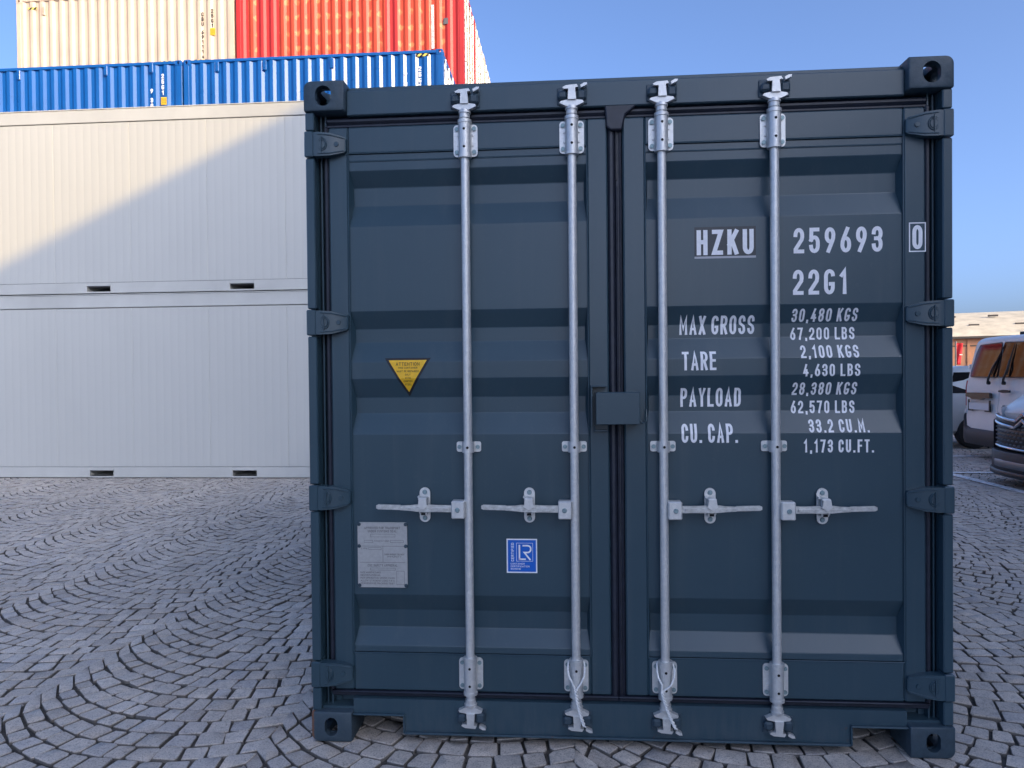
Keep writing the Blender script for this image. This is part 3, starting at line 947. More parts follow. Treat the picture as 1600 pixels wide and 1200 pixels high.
w2['label'] = 'white panelled unit stacked on top of another, crossed by the slanting shadow edge'

# ------------------------------------------------------------------ the dark container
hero = thing('shipping_container', 'dark blue grey container seen door end on with four galvanised locking bars', 'container')
CLEN = 6.058
P = MT['hero']
for sx in (-1, 1):
    for sz in (-1, 1):
        mt = MT['cast_rust'] if (sx < 0 and sz < 0) else MT['cast']
        z = 2.591 if sz > 0 else 0.0
        hw_, hh_ = (.064, .079) if sz > 0 else (.052, .072)
        obj('corner_fitting', corner_fitting_mesh('corner_fitting', mt, sx, sz, hw_, hh_), None, hero, (sx * 1.219, 0, z))
        o2 = obj('corner_fitting', fitting_mesh(-sx, sz, MT['cast']), None, hero, (sx * 1.219, CLEN, z)); o2.rotation_euler = (0, 0, math.pi)
HZ = [2.347, 1.650, .960, .262]
for sx in (-1, 1):
    p = MB()
    # channel of the post: floor, inner return, outer flange in lengths between hinge lugs
    p.box(sx * 1.124, sx * 1.180, .088, .10, .118, 2.473)
    p.box(sx * 1.146, sx * 1.152, .056, .089, .118, 2.473)
    p.box(sx * 1.166, sx * 1.172, .060, .089, .118, 2.473)
    p.box(sx * 1.181, sx * 1.216, .055, .16, .118, 2.473)
    zs = sorted(HZ); z = .1185
    for h in zs + [None]:
        z1 = (h - .054) if h is not None else 2.4725
        p.box(sx * 1.181, sx * 1.2165, .010, .056, z, z1, .004)
        if h is not None: z = h + .054
    obj('corner_post', p, P, hero)
    obj('rear_corner_post', MB().box(sx * 1.12, sx * 1.2165, CLEN - .14, CLEN - .006, .118, 2.473, .004), P, hero)
# header
hd = MB().box(-1.057, 1.057, .030, .12, 2.461, 2.558, .004)
hd.box(-1.057, 1.057, .052, .12, 2.558, 2.577, .003)
hd.box(-1.180, -1.058, .10, .12, 2.40, 2.473); hd.box(1.058, 1.180, .10, .12, 2.40, 2.473)
obj('door_header', hd, P, hero)
# sill with two fork cut-outs
def sill():
    zt, zb, zc = .163, .030, .108
    poly = [(-1.057, zt), (-1.057, zc), (-.862, zc), (-.850, zc - .012), (-.850, zb), (.850, zb), (.850, zc - .012), (.862, zc), (1.057, zc), (1.057, zt)]
    m = MB().prism(poly, 'xz', .028, .034)
    m.box(-1.057, 1.057, .0341, .12, zc + .004, zt - .0005)
    for s in (-1, 1):
        m.box(s * .8505, s * 1.057, .012, .16, zc - .007, zc - .0002, .002)
        m.box(s * .850, s * .857, .018, .16, zb, zc - .0075, .002)
    m.box(-.849, .849, .012, .0278, zb, zb + .008, .002)
    m.box(-.8495, .8495, .0345, .30, zb + .001, zb + .012)
    for s in (-1, 1):
        m.box(s * 1.216, s * 1.058, .035, .10, .1185, .128); m.box(s * 1.216, s * 1.058, .10, .118, .118, .19)
    return m
obj('door_sill', sill(), MT['hero_low'], hero)

# doors
YF, YP, GD = .047, .0525, .036
GROOVES = [(2.234, 2.168, 2.094, 2.020), (1.689, 1.622, 1.567, 1.493), (1.426, 1.356, 1.292, 1.212), (.584, .529, .459, .386)]
PROF = []
ZT, ZB = dz(0, 2.301, YP)[1], dz(0, .358, YP)[1]
PROF.append((ZT - .004, YP)); PROF.append((dz(0, 2.271, YP)[1] + .004, YP)); PROF.append((dz(0, 2.271, YP)[1], YP + .0015))
for a, b, c, d in GROOVES:
    za = dz(0, a, YP)[1]; zb_ = dz(0, b, YP + GD)[1]; zc_ = dz(0, c, YP + GD)[1]; zd = dz(0, d, YP)[1]
    PROF += [(za + .0025, YP + .0015), (za - .001, YP + .0025), (zb_ + .001, YP + GD - .001), (zb_ - .003, YP + GD), (zc_ + .003, YP + GD), (zc_ - .001, YP + GD - .001), (zd + .001, YP + .0025), (zd - .0025, YP + .0015)]
PROF.append((ZB + .004, YP))
def prof_y(z):
    if z >= PROF[0][0]: return YP
    if z <= PROF[-1][0]: return YP
    for (z1, y1), (z0, y0_) in zip(PROF[:-1], PROF[1:]):
        if z0 <= z <= z1: return y0_ + (y1 - y0_) * (z - z0) / max(1e-9, z1 - z0)
    return YP
DT, DB = 2.422, .188
def door(side):
    if side < 0: xo, xi, po, pi = -1.137, -.040, -1.058, -.1185
    else: xo, xi, po, pi = 1.137, .018, 1.058, .103
    fr = MB()
    fr.box(xo, po, YF, .10, DB, DT, .006)
    fr.box(pi, xi, YF, .10, DB, DT, .006)
    fr.box(po - (.0005 if po > 0 else -.0005), pi, YF + .0006, .0995, ZT, DT - .0005, .005)
    fr.box(po - (.0005 if po > 0 else -.0005), pi, YF + .0006, .0995, DB + .0005, ZB, .005)
    d = obj('door', fr, P, hero)
    xa, xb = min(po, pi), max(po, pi)
    n = len(PROF)
    m = MB().add([(xa, y, z) for z, y in PROF] + [(xb, y, z) for z, y in PROF], [(i, n + i, n + i + 1, i + 1) for i in range(n - 1)])
    # end closures where each pressed groove meets the frame, sloping
    for k in range(4):
        g = PROF[3 + k * 8: 3 + k * 8 + 8]
        for xe, s in ((xa, 1), (xb, -1)):
            z0, z1, z2, z3 = g[0][0], g[3][0], g[4][0], g[7][0]
            ye, yi = YP + .001, YP + GD + .001
            m.add([(xe, ye - .004, z0), (xe + s * .012, yi - .002, z1), (xe + s * .012, yi - .002, z2), (xe, ye - .004, z3), (xe, yi, z1), (xe, yi, z2)], [(0, 1, 2, 3), (0, 4, 1), (3, 2, 5)])
    pn = obj('door_panel', m, P, d, ang=0, recalc=False)
    # bead of sealant round the panel, and the pressed double line
    w = MB()
    for z in (ZT + .001, ZB - .001):
        w.tube([(xa, YP - .0035, z), (xb, YP - .0035, z)], .003, 6)
    for x in (xa, xb): w.tube([(x, YP - .0035, ZB), (x, YP - .0035, ZT)], .0028, 6)
    w.tube([(xa + .006, YP + .001, dz(0, 2.271, YP)[1]), (xb - .006, YP + .001, dz(0, 2.271, YP)[1])], .0022, 6)
    obj('sealant_bead', w, P, d)
    g = MB()
    if side < 0: g.box(-1.158, -1.138, .052, .075, DB - .01, DT + .01, .006)
    else: g.box(1.138, 1.158, .052, .075, DB - .01, DT + .01, .006)
    x0, x1 = (-1.15, -.012) if side < 0 else (-.012, 1.15)
    g.box(x0, x1, .048, .075, DT + .012, DT + .040, .010); g.box(x0, x1, .056, .09, DT + .001, DT + .013, .003)
    g.box(x0, x1, .036, .070, DB - .0075, DB - .0005, .003); g.box(x0, x1, .052, .085, DB - .026, DB - .008, .004)
    obj('gasket', g, MT['rubber'], d)
    return d
dl, dr = door(-1), door(1)
cg = MB().box(-.038, -.012, .048, .072, DB - .012, DT + .02, .008)
cg.box(-.0110, .0165, .058, .08, DB - .012, DT + .005, .004)
cg.box(-.009, -.0015, .051, .06, DB, DT - .26, .003); cg.box(.004, .011, .053, .06, DB, DT - .03, .003)
cgo = obj('centre_gasket', cg, MT['rubber'], dl)
obj('gasket_strip', MB().box(-.009, -.0015, .0505, .0605, DT - .24, DT - .05, .003), MT['rubber_new'], cgo)
lump = MB().loft([[(x, y, z) for x, y, z in ((-.052, .046 + k, 2.478), (.052, .046 + k, 2.482), (.072, .046 + k, 2.462), (.030, .046 + k, 2.428), (.016, .046 + k, 2.37), (-.028, .046 + k, 2.37), (-.045, .046 + k, 2.385), (-.047, .046 + k, 2.43))] for k in (.03, -.006, -.014)], True)
lo = obj('gasket_corner', lump, MT['rubber'], cgo)
md = lo.modifiers.new('soft', 'BEVEL'); md.width = .006; md.segments = 2
obj('light_stop_plate', MB().box(-1.12, 1.12, .101, .108, .17, 2.46), MT['void'], hero)  # added dark plate behind the doors, stops light leaking through

# hinges
def hinge(sx):
    m = MB()
    # lug folded round the post
    m.box(sx * 1.181, sx * 1.219, .002, .058, -.050, .050, .004)
    # blade: tapers towards the door
    top = [(1.182, .046), (1.165, .047), (1.12, .044), (1.066, .030), (1.060, .022)]
    pts = top + [(x, -z) for x, z in top[::-1]]
    ys = {1.182: .004, 1.165: .004, 1.12: .012, 1.066: .026, 1.060: .032}
    n = len(pts)
    vs = [(sx * x, ys[x], z) for x, z in pts] + [(sx * x, .0465, z) for x, z in pts]
    h = n // 2
    fs = [(i, i + 1, n - 2 - i, n - 1 - i) for i in range(h - 1)] + [(n + i + 1, n + i, 2 * n - 1 - i, 2 * n - 2 - i) for i in range(h - 1)]
    fs += [(i, n + i, n + (i + 1) % n, (i + 1) % n) for i in range(n)]
    m.add(vs, fs)
    # pin boss ring, pin, raised ridge
    for rr, k in ((.024, 0), (.017, 0)):
        c = [(sx * 1.150 + rr * math.cos(a) * .8, .0062, rr * math.sin(a)) for a in [2 * math.pi * i / 20 for i in range(20)]]
        m.tube(c, .0024, 6, True)
    m.cyl((sx * 1.095, .024, 0), (sx * 1.095, .014, 0), .009, 12)
    m.box(sx * 1.149, sx * 1.152, .001, .008, -.030, .030)
    rid = [(sx * x, ys[x] - .001, z * .80) for x, z in top[1:4]]
    m.tube(rid, .0022, 6); m.tube([(x, y, -z) for x, y, z in rid], .0022, 6)
    return m
for sx in (-1, 1):
    me = mesh_of('hinge', hinge(sx), P)
    for z in HZ: obj('hinge', me, None, hero, (0, 0, z))

# locking bars with their brackets, cams and handles
def rounded_rect(w, h, r, n=4):
    pts = []
    for cx, cz, a0 in ((w / 2 - r, h / 2 - r, 0), (-w / 2 + r, h / 2 - r, 90), (-w / 2 + r, -h / 2 + r, 180), (w / 2 - r, -h / 2 + r, 270)):
        for i in range(n + 1):
            a = R(a0 + 90 * i / n); pts.append((cx + r * math.cos(a), cz + r * math.sin(a)))
    return pts
G = MT['galv']
def end_bracket():
    m = MB()
    m.prism([(x, z) for x, z in rounded_rect(.094, .124, .014)], 'xz', .0405, .0465)
    m.cyl((0, .020, -.072), (0, .020, .072), .0245, 20); m.cyl((0, .020, .060), (0, .020, .073), .027, 20); m.cyl((0, .020, -.073), (0, .020, -.062), .027, 20)
    m.box(-.024, .024, .02, .041, -.06, .06)
    for sx in (-1, 1):
        for z in (-.018, .02): m.box(sx * .025, sx * .032, .036, .0415, z - .004, z + .004, .001)
    return m
def bolts(coords, y0_, y1_, r=.0085):
    m = MB()
    for x, z in coords: m.cyl((x, y0_, z), (x, y1_, z), r * .8, 10, r)
    return m
def mid_bracket():
    m = MB().prism(rounded_rect(.096, .040, .008), 'xz', .0405, .0465)
    m.cyl((0, .021, -.021), (0, .021, .021), .0235, 18); m.box(-.0232, .0232, .02, .041, -.02, .02, .002)
    return m
def cam(up):
    s = 1 if up else -1
    m = MB()
    m.cyl((0, .02, 0), (0, .02, s * .030), .021, 16); m.cyl((0, .02, s * .018), (0, .02, s * .031), .025, 16, .022)
    # forged double claw
    m.loft([[(x, y, s * z) for x, z in ((-.020, .028), (.020, .028), (.047, .040), (.043, .048), (.016, .052), (-.012, .052), (-.040, .047), (-.046, .040))] for y in (.002, .026)])
    m.loft([[(x, y, s * z) for x, z in ((-.014, .050), (.018, .050), (.014, .094), (.026, .096), (.020, .106), (-.020, .103), (-.034, .096), (-.030, .090), (-.012, .090))] for y in (-.006, .024)])
    m.loft([[(x, y, s * z) for x, z in ((.036, .094), (.058, .104), (.060, .112), (.048, .112), (.034, .104))] for y in (-.002, .02)])
    return m
def keeper(up):
    s = 1 if up else -1
    m = MB()
    m.box(-.052, -.016, .0, .031, s * .055, s * .088, .008); m.box(.020, .056, .0, .031, s * .050, s * .090, .008)
    m.box(-.055, .060, .024, .0305, s * .040, s * .105, .004)
    return m
def handle(d):
    """lever that swings from the bar towards d (+1 right, -1 left); z=0 at the hub centre"""
    m = MB()
    def pol(pts): return [(d * x, z) for x, z in pts]
    m.prism(pol([(.050, -.013), (.050, .014), (.120, .013), (.145, .014), (.205, .014), (.225, .011), (.262, .009), (.268, .011), (.352, .012), (.360, .008), (.360, -.003), (.352, -.007), (.268, -.008), (.262, -.009), (.225, -.011), (.205, -.013), (.145, -.014), (.120, -.013)]), 'xz', -.0035, .0055)
    m.prism(pol([(.075, .004), (.075, -.004), (.15, -.012), (.20, -.012), (.262, -.003), (.262, .002), (.20, .002), (.15, .002)]), 'xz', -.0105, -.0032)
    m.prism(pol([(.268, .0075), (.268, -.0055), (.350, -.0035), (.350, .0090)]), 'xz', -.0065, -.0033)
    for k in range(3): m.cyl((d * (.325 + k * .010), -.0063, .0025), (d * (.325 + k * .010), -.0080, .0025), .0028, 8)
    return m
def hub(d):
    return MB().box(d * .012, d * .064, -.012, .036, -.034, .035, .004)
def retainer():
    m = MB().prism(rounded_rect(.042, .136, .0205, 5), 'xz', .0395, .0465)
    m.box(-.015, .015, .006, .0397, -.036, -.022, .003)
    m.box(-.016, -.010, .0, .0397, -.028, .030, .002); m.box(.010, .016, .0, .0397, -.028, .030, .002)
    return m
def retainer_slot_shade():
    return MB().box(-.0085, .0085, .0045, .0062, -.0345, -.0255).box(-.0095, .0095, .0392, .0396, -.020, -.0165)  # black boxes in place of the shade in the retainer gaps
def hasp():
    m = MB()
    m.prism([(-.014, .026), (.014, .026), (.017, .006), (.021, .000), (.005, -.013), (-.001, -.014), (-.021, -.002), (-.016, .006)], 'xz', -.016, -.010)
    m.box(-.018, .016, -.012, .036, .022, .030, .003)
    m.box(-.024, -.016, .010, .03, .026, .034, .002)
    return m
BARS = [(-.588, -1), (-.176, -1), (.163, 1), (.580, 1)]
me_end, me_mid = mesh_of('end_bracket', end_bracket(), G), mesh_of('guide_bracket', mid_bracket(), G)
me_bo = mesh_of('bolt', bolts([(0, 0)], .0405, .034), MT['bolt'])
me_h1 = mesh_of('drain_hole', MB().cyl((0, -.002, 0), (0, -.0032, 0), .0052, 12), MT['hole'])
me_ct, me_cb = mesh_of('cam', cam(True), G), mesh_of('cam', cam(False), G)
me_kt, me_kb = mesh_of('cam_keeper', keeper(True), MT['cast']), mesh_of('cam_keeper', keeper(False), MT['cast'])
me_ha = {d: mesh_of('handle', handle(d), MT['galv_dark']) for d in (-1, 1)}
me_hu = {d: mesh_of('handle_hub', hub(d), G) for d in (-1, 1)}
me_rv = mesh_of('rivet', MB().cyl((0, .0396, 0), (0, .0335, 0), .0098, 14, .007), MT['bolt'])
me_sl = mesh_of('slot_shade', retainer_slot_shade(), MT['hole'])
me_re, me_hs = mesh_of('handle_retainer', retainer(), G), mesh_of('hasp', hasp(), G)
zh = .921
for i, (x, d) in enumerate(BARS):
    bar = obj('locking_bar', MB().cyl((0, .02, .138), (0, .02, 2.462), .0168, 24), G, hero, (x, 0, 0))
    for z in (2.350, .266):
        b = obj('end_bracket', me_end, None, bar, (0, 0, z))
        for bx in (-.034, .034):
            for bz in (-.045, .045): obj('bolt', me_bo, None, bar, (bx, 0, z + bz))
        for bz in (-.034, .034): obj('drain_hole', me_h1, None, bar, (0, -.0015, z + bz))
    zm = 1.158
    obj('guide_bracket', me_mid, None, bar, (0, .004, zm)); obj('bolt', me_bo, None, bar, (-.036, .0, zm)); obj('bolt', me_bo, None, bar, (.036, .0, zm)); obj('drain_hole', me_h1, None, bar, (0, .001, zm))
    obj('cam', me_ct, None, bar, (0, 0, 2.430)); obj('cam', me_cb, None, bar, (0, 0, .175))
    obj('cam_keeper', me_kt, None, hero, (x, 0, 2.430)); obj('cam_keeper', me_kb, None, hero, (x, 0, .175))
    obj('handle_hub', me_hu[d], None, bar, (0, 0, zh - .003))
    hh = obj('handle', me_ha[d], None, bar, (0, 0, zh)); hh.rotation_euler = (0, R(-d * .8), 0)
    rt_ = obj('handle_retainer', me_re, None, hero, (x + d * .176, 0, zh + .009))
    for z_ in (.050, -.052): obj('rivet', me_rv, None, rt_, (0, .0, z_))
    obj('rivet', me_rv, None, bar, (d * .040, -.0515, zh - .003))
    obj('slot_shade', me_sl, None, rt_)
    obj('hasp', me_hs, None, hero, (x + d * .176, 0, zh + .014))

# lock box over the door gap
lb = obj('lock_box', MB().box(dz(-.093, 0, -.035)[0], dz(.073, 0, -.035)[0], -.035, -.029, 1.247, 1.368, .002)
         .box(-.0905, .0695, -.0288, .046, 1.363, 1.368).box(.064, .0695, -.0288, .046, 1.2475, 1.3628).box(-.0905, -.085, -.0288, .02, 1.2475, 1.3628), P, hero)
lo2 = MB().box(-.112, -.050, -.002, .0465, 1.388, 1.394, .0015).box(-.112, -.106, -.002, .0465, 1.238, 1.388, .0015)
lo2.box(-.10, -.045, .03, .0465, 1.215, 1.224, .002).box(-.10, -.094, .03, .0465, 1.222, 1.240, .002)
obj('lock_bracket', lo2, P, hero)
ring = [(.086 + .0135 * math.cos(a), .02 + .004 * math.sin(a), 1.268 + .019 * math.sin(a)) for a in [math.pi + math.pi * i / 10 for i in range(11)]]
ring = [(.0725, .02, 1.30)] + ring + [(.0995, .035, 1.30)]
obj('seal_loop', MB().tube(ring, .0032, 8), P, hero)

# walls, roof and floor of the container behind its doors
for sx in (-1, 1):
    m = corr(CLEN - .30, .16, 2.50, .036, .278)
    mat = Matrix.Translation((sx * 1.206, .15 if sx > 0 else CLEN - .15, 0)) @ Matrix.Rotation(R(90 * sx), 4, 'Z')
    obj('side_wall', MB().extend(m, mat), P, hero, ang=20, recalc=False)
    obj('top_side_rail', MB().box(sx * 1.16, sx * 1.2165, .178, CLEN - .178, 2.50, 2.565, .005), P, hero)
    obj('bottom_side_rail', MB().box(sx * 1.14, sx * 1.2165, .178, CLEN - .178, .03, .165, .005), P, hero)
obj('rear_wall', MB().extend(corr(2.24, .14, 2.5, .036, .25), Matrix.Translation((1.12, CLEN - .03, 0)) @ Matrix.Rotation(math.pi, 4, 'Z')), P, hero, ang=20, recalc=False)
obj('roof', MB().box(-1.165, 1.165, .12, CLEN - .03, 2.545, 2.562), P, hero)
obj('floor', MB().box(-1.14, 1.14, .12, CLEN - .05, .125, .155), MT['void'], hero)

# painted lettering: laid on the pressed panel so that it follows the grooves
def lay_on_panel(mb, lift=.0006):
    bm = bmesh.new()
    vs = [bm.verts.new(p) for p in mb.v]
    for f in mb.f:
        try: bm.faces.new([vs[i] for i in f])
        except ValueError: pass
    for z, _ in PROF:
        bmesh.ops.bisect_plane(bm, geom=bm.verts[:] + bm.edges[:] + bm.faces[:], plane_co=(0, 0, z), plane_no=(0, 0, 1))
    for v in bm.verts: v.co.y = prof_y(v.co.z) - lift + v.co.y
    out = MB(); bm.verts.index_update()
    out.v = [tuple(v.co) for v in bm.verts]; out.f = [tuple(v.index for v in f.verts) for f in bm.faces]
    bm.free(); return out
def letters(s, x0, z0, x1, z1, y=.062, t=.135, gap=.11):
    X0, Z0 = dz(x0, z0, y); X1, Z1 = dz(x1, z1, y)
    m = text_xz(MB(), s, X0, X1, Z0, Z1, 0.0, t, gap)
    return obj('lettering', lay_on_panel(m), MT['white_ink'], dr, ang=0, recalc=False)
def decal(name, mb, mat, par): return obj(name, lay_on_panel(mb, .0004), mat, par, ang=0, recalc=False)
X0, Z0 = dz(.280, 1.868, YP); X1, Z1 = dz(.506, 1.985, YP)
pt = decal('decal_patch', quad_xz(MB(), X0, X1, Z0, Z1, 0), MT['patch'], dr)
obj('film_edge', lay_on_panel(quad_xz(MB(), X0, X1, Z0 - .001, Z0 + .007, 0), .0007), MT['edge_pale'], dr, ang=0, recalc=False)
letters('HZKU', .288, 1.880, .498, 1.974, YP, .17, .17).location = (0, -.0006, 0)
letters('259693', .643, 1.879, .963, 1.973, YP, .15, .19)
letters('22G1', .640, 1.725, .838, 1.818, YP, .15, .19)
X0, Z0 = dz(1.068, 1.885, YF); X1, Z1 = dz(1.104, 1.973, YF)
q = text_xz(MB(), '0', X0, X1, Z0, Z1, YF - .0006, .16)
frame_xz(q, dz(1.056, 0, YF)[0], dz(1.116, 0, YF)[0], dz(0, 1.875, YF)[1], dz(0, 1.983, YF)[1], .0042, YF - .0008)
obj('lettering', q, MT['white_ink'], dr, ang=0, recalc=False)
letters('MAX GROSS', .225, 1.583, .504, 1.653); letters('TARE', .229, 1.448, .355, 1.518, .07)
letters('PAYLOAD', .226, 1.310, .451, 1.381, .07); letters('CU. CAP.', .227, 1.175, .436, 1.246, .056)
for s, a, b, c, d_ in (('30,480 KGS', .637, 1.625, .875, 1.673), ('67,200 LBS', .634, 1.558, .868, 1.604), ('2,100 KGS', .664, 1.489, .874, 1.537), ('4,630 LBS', .671, 1.421, .876, 1.467),
                      ('28,380 KGS', .638, 1.352, .872, 1.399), ('62,570 LBS', .635, 1.283, .867, 1.330), ('33.2 CU.M.', .693, 1.213, .910, 1.261), ('1,173 CU.FT.', .672, 1.139, .924, 1.187)):
    letters(s, a, b, c, d_, .068, .15, .16)

# yellow warning triangle, bent over the groove
def tri(mb, ins, y=0.0):
    (xa, za), (xb, zb_) = dz(-.907, 1.507, .06), dz(-.724, 1.357, .07)
    xc = (xa + xb) / 2
    h = za - zb_; w = xb - xa
    n = 12
    zt_, zl = za - ins, zb_ + ins * 2.1
    for i in range(n):
        z0, z1 = zl + (zt_ - zl) * i / n, zl + (zt_ - zl) * (i + 1) / n
        w0, w1 = (z0 - zl) / h * w / 2, (z1 - zl) / h * w / 2
        mb.add([(xc - w0, y, z0), (xc + w0, y, z0), (xc + w1, y, z1), (xc - w1, y, z1)] if i else [(xc, y, z0), (xc + w1, y, z1), (xc - w1, y, z1)], [tuple(range(4 if i else 3))])
    return mb, xc, za
tb, xc, zt3 = tri(MB(), 0.0)
ws_ = decal('warning_sticker', tb, MT['black'], dl)
ty, _, _ = tri(MB(), .0085)
obj('sticker_face', lay_on_panel(ty, .0008), MT['yellow'], ws_, ang=0, recalc=False)
q = MB()
for s, w, z, h in (('ATTENTION', .095, .024, .0135), ('THIS CONTAINER', .078, .039, .0075), ('MUST BE REPAIRED', .088, .0525, .0075), ('ONLY', .022, .066, .0075), ('WITH', .022, .079, .0075), ('CORTEN', .035, .092, .0075), ('STEEL', .028, .105, .0075)):
    text_xz(q, s, xc - w / 2, xc + w / 2, zt3 - z - h / 2, zt3 - z + h / 2, 0, .15, .18)
obj('lettering', lay_on_panel(q, .0012), MT['brown_ink'], ws_, ang=0, recalc=False)

# approval plate with rivets
(xa, za), (xb, zb2) = dz(-1.023, .868, YP), dz(-.827, .614, YP)
pl = obj('approval_plate', MB().prism([(x + (xa + xb) / 2, z + (za + zb2) / 2) for x, z in rounded_rect(xb - xa, za - zb2, .007)], 'xz', YP - .004, YP + .002), MT['alu'], dl)
yq = YP - .0044
W_ = xb - xa; H_ = za - zb2
def pz(f): return za - f * H_
def px_(f): return xa + f * W_
for fx in (.03, .97):
    for fz in (.03, .365, .97):
        obj('rivet', MB().cyl((px_(fx), YP - .0035, pz(fz)), (px_(fx), YP - .008, pz(fz)), .0078, 12, .005), MT['cast'], pl)
q = MB()
def pline(s, f0, f1, fz, h): text_xz(q, s, px_(f0), px_(f1), pz(fz) - h / 2, pz(fz) + h / 2, yq, .13, .17)
pline('APPROVED FOR TRANSPORT', .14, .86, .085, .0095); pline('UNDER CUSTOMS SEAL', .21, .79, .135, .0095)
frame_xz(q, px_(.26), px_(.76), pz(.225), pz(.178), .0010, yq)
frame_xz(q, px_(.13), px_(.31), pz(.31), pz(.275), .0010, yq); frame_xz(q, px_(.66), px_(.93), pz(.31), pz(.275), .0010, yq)
pline('MANUFACTURER', .34, .64, .285, .0055)
for f in (.365, .615): quad_xz(q, px_(.04), px_(.96), pz(f) - .0006, pz(f) + .0006, yq)
quad_xz(q, px_(.51) - .0006, px_(.51) + .0006, pz(.61), pz(.37), yq - .0002)
frame_xz(q, px_(.22), px_(.48), pz(.42), pz(.385), .0010, yq)
pline('TYPE', .06, .20, .402, .006)
pline('TIMBER COMPONENT TREATMENT', .54, .94, .49, .0065); pline('IMMUNITY', .60, .88, .525, .0065)
pline('CSC SAFETY APPROVAL', .20, .80, .66, .0095)
frame_xz(q, px_(.25), px_(.76), pz(.735), pz(.70), .0010, yq)
for k, s in enumerate(('DATE MANUFACTURED', 'IDENTIFICATION NO.', 'MAX OPERATING GROSS MASS', 'ALLOW STACKING LOAD 1.8 G', 'TRANSVERSE RACKING TEST')):
    pline(s, .05, .46 if k < 2 else .74, .77 + k * .042, .0068)
frame_xz(q, px_(.78), px_(.94), pz(.955), pz(.745), .0010, yq)
obj('plate_print', q, MT['plate_ink'], pl, ang=0)

# blue certification sticker
(xa, za), (xb, zb2) = dz(-.440, .807, YP), dz(-.322, .675, YP)
cs = obj('certification_sticker', quad_xz(MB(), xa, xb, zb2, za, YP - .0006 + .0015), MT['white_ink'], dl, ang=0)
W_, H_ = xb - xa, za - zb2
ysk = YP + .0015 - .0006
obj('sticker_face', quad_xz(MB(), xa + .005, xb - .005, zb2 + .005, za - .005, ysk - .0004), MT['sticker_blue'], cs, ang=0)
q = MB()
frame_xz(q, px_(.32), px_(.86), pz(.66), pz(.12), .0014, ysk - .0008)
for pts in (['.42,.60 .42,.20'], ['.42,.596 .60,.596'], ['.55,.20 .68,.20 h.79,.28 .79,.31 v.68,.40 .58,.40 .76,.60']):
    st, fs = _stroke([(px_(a), pz(b)) for a, b in _path(pts[0])], .0062)
    q.add([(v.x, ysk - .0008, v.y) for v in st], fs)
for k, s in enumerate(('CONTAINER', 'CERTIFICATION', 'SCHEME')):
    w = (.46, .62, .33)[k]
    text_xz(q, s, px_(.13), px_(.13 + w), pz(.755 + k * .075), pz(.705 + k * .075), ysk - .0008, .16, .2)
v = text_xz(MB(), 'CERTIFIED', 0, .54 * H_, 0, .011, 0, .16, .2)
q.add([(px_(.24) - z, ysk - .0008 + y, pz(.66) + x) for x, y, z in v.v], v.f)
obj('sticker_print', q, MT['white_ink'], cs, ang=0)

# wire seals looped round the two middle bars
def wire_seal(label, bend):
    t = thing('cable_tie', label, 'cable', group='white cables looped on the locking bars')
    m = MB(); r = .0036
    loop = []
    for i in range(25):
        a = math.pi * i / 24
        loop.append((.031 * math.cos(a) * (1.0), .024 + .020 * math.sin(a), .318 + .018 * math.sin(a)))
    right = [(bend + .002, -.0115, .232), (.018, -.012, .258), (.030, -.008, .285), (.033, .004, .306)]
    left = [(-.033, .004, .306), (-.030, -.008, .285), (-.016, -.012, .258), (bend - .002, -.0115, .232)]
    m.tube(right + loop[1:-1] + left, r, 8)
    for ph in (0, math.pi):
        pts = []
        for i in range(61):
            f = i / 60
            z = .232 - f * .135
            cx = bend * (1 - f) + (bend * -.3 + (.028 if bend < 0 else -.002)) * f * (.35 + .65 * f)
            a = f * 2 * math.pi * 5.5 + ph
            pts.append((cx + .0040 * math.cos(a), -.0145 - .010 * f + .0038 * math.sin(a), z))
        m.tube(pts, .0034, 7)
    obj('wire', m, MT['rope'], t)
    return t
s1 = wire_seal('white twisted cable hanging straight on the locking bar left of the door gap', -.003); s1.location = (BARS[1][0], 0, 0)
s2 = wire_seal('white twisted cable slanting down the locking bar right of the door gap', -.016); s2.location = (BARS[2][0], 0, 0)

# ------------------------------------------------------------------ vehicles at the right edge
MT['van_white'] = flat('van_white_paint', (.76, .76, .74), .25, 0, .5, .03, 3)
MT['van_silver'] = flat('car_pale_paint', (.58, .59, .57), .25, .2, .5, .03, 3)
MT['plastic'] = flat('grey_bumper_plastic', (.026, .027, .030), .55, 0, .5, .15, 40)
MT['plastic_dk'] = flat('black_plastic', (.012, .012, .014), .4)
MT['garnish'] = flat('dark_bronze_trim', (.07, .062, .058), .25, .6)
MT['chrome'] = flat('satin_chrome', (.62, .64, .68), .16, .9)
MT['glass'] = flat('tinted_glass', (.008, .008, .008), .04, 0, .38)
MT['tail'] = flat('tail_light_red', (.55, .012, .03), .15)
MT['tyre'] = flat('tyre_rubber', (.02, .02, .021), .8, 0, .3, .2, 30)
MT['rim'] = flat('wheel_rim', (.20, .21, .22), .4, .6)
MT['lamp'] = flat('headlamp_glass', (.45, .47, .5), .08, .3)
MT['plate_w'] = flat('number_plate', (.72, .73, .74), .4)

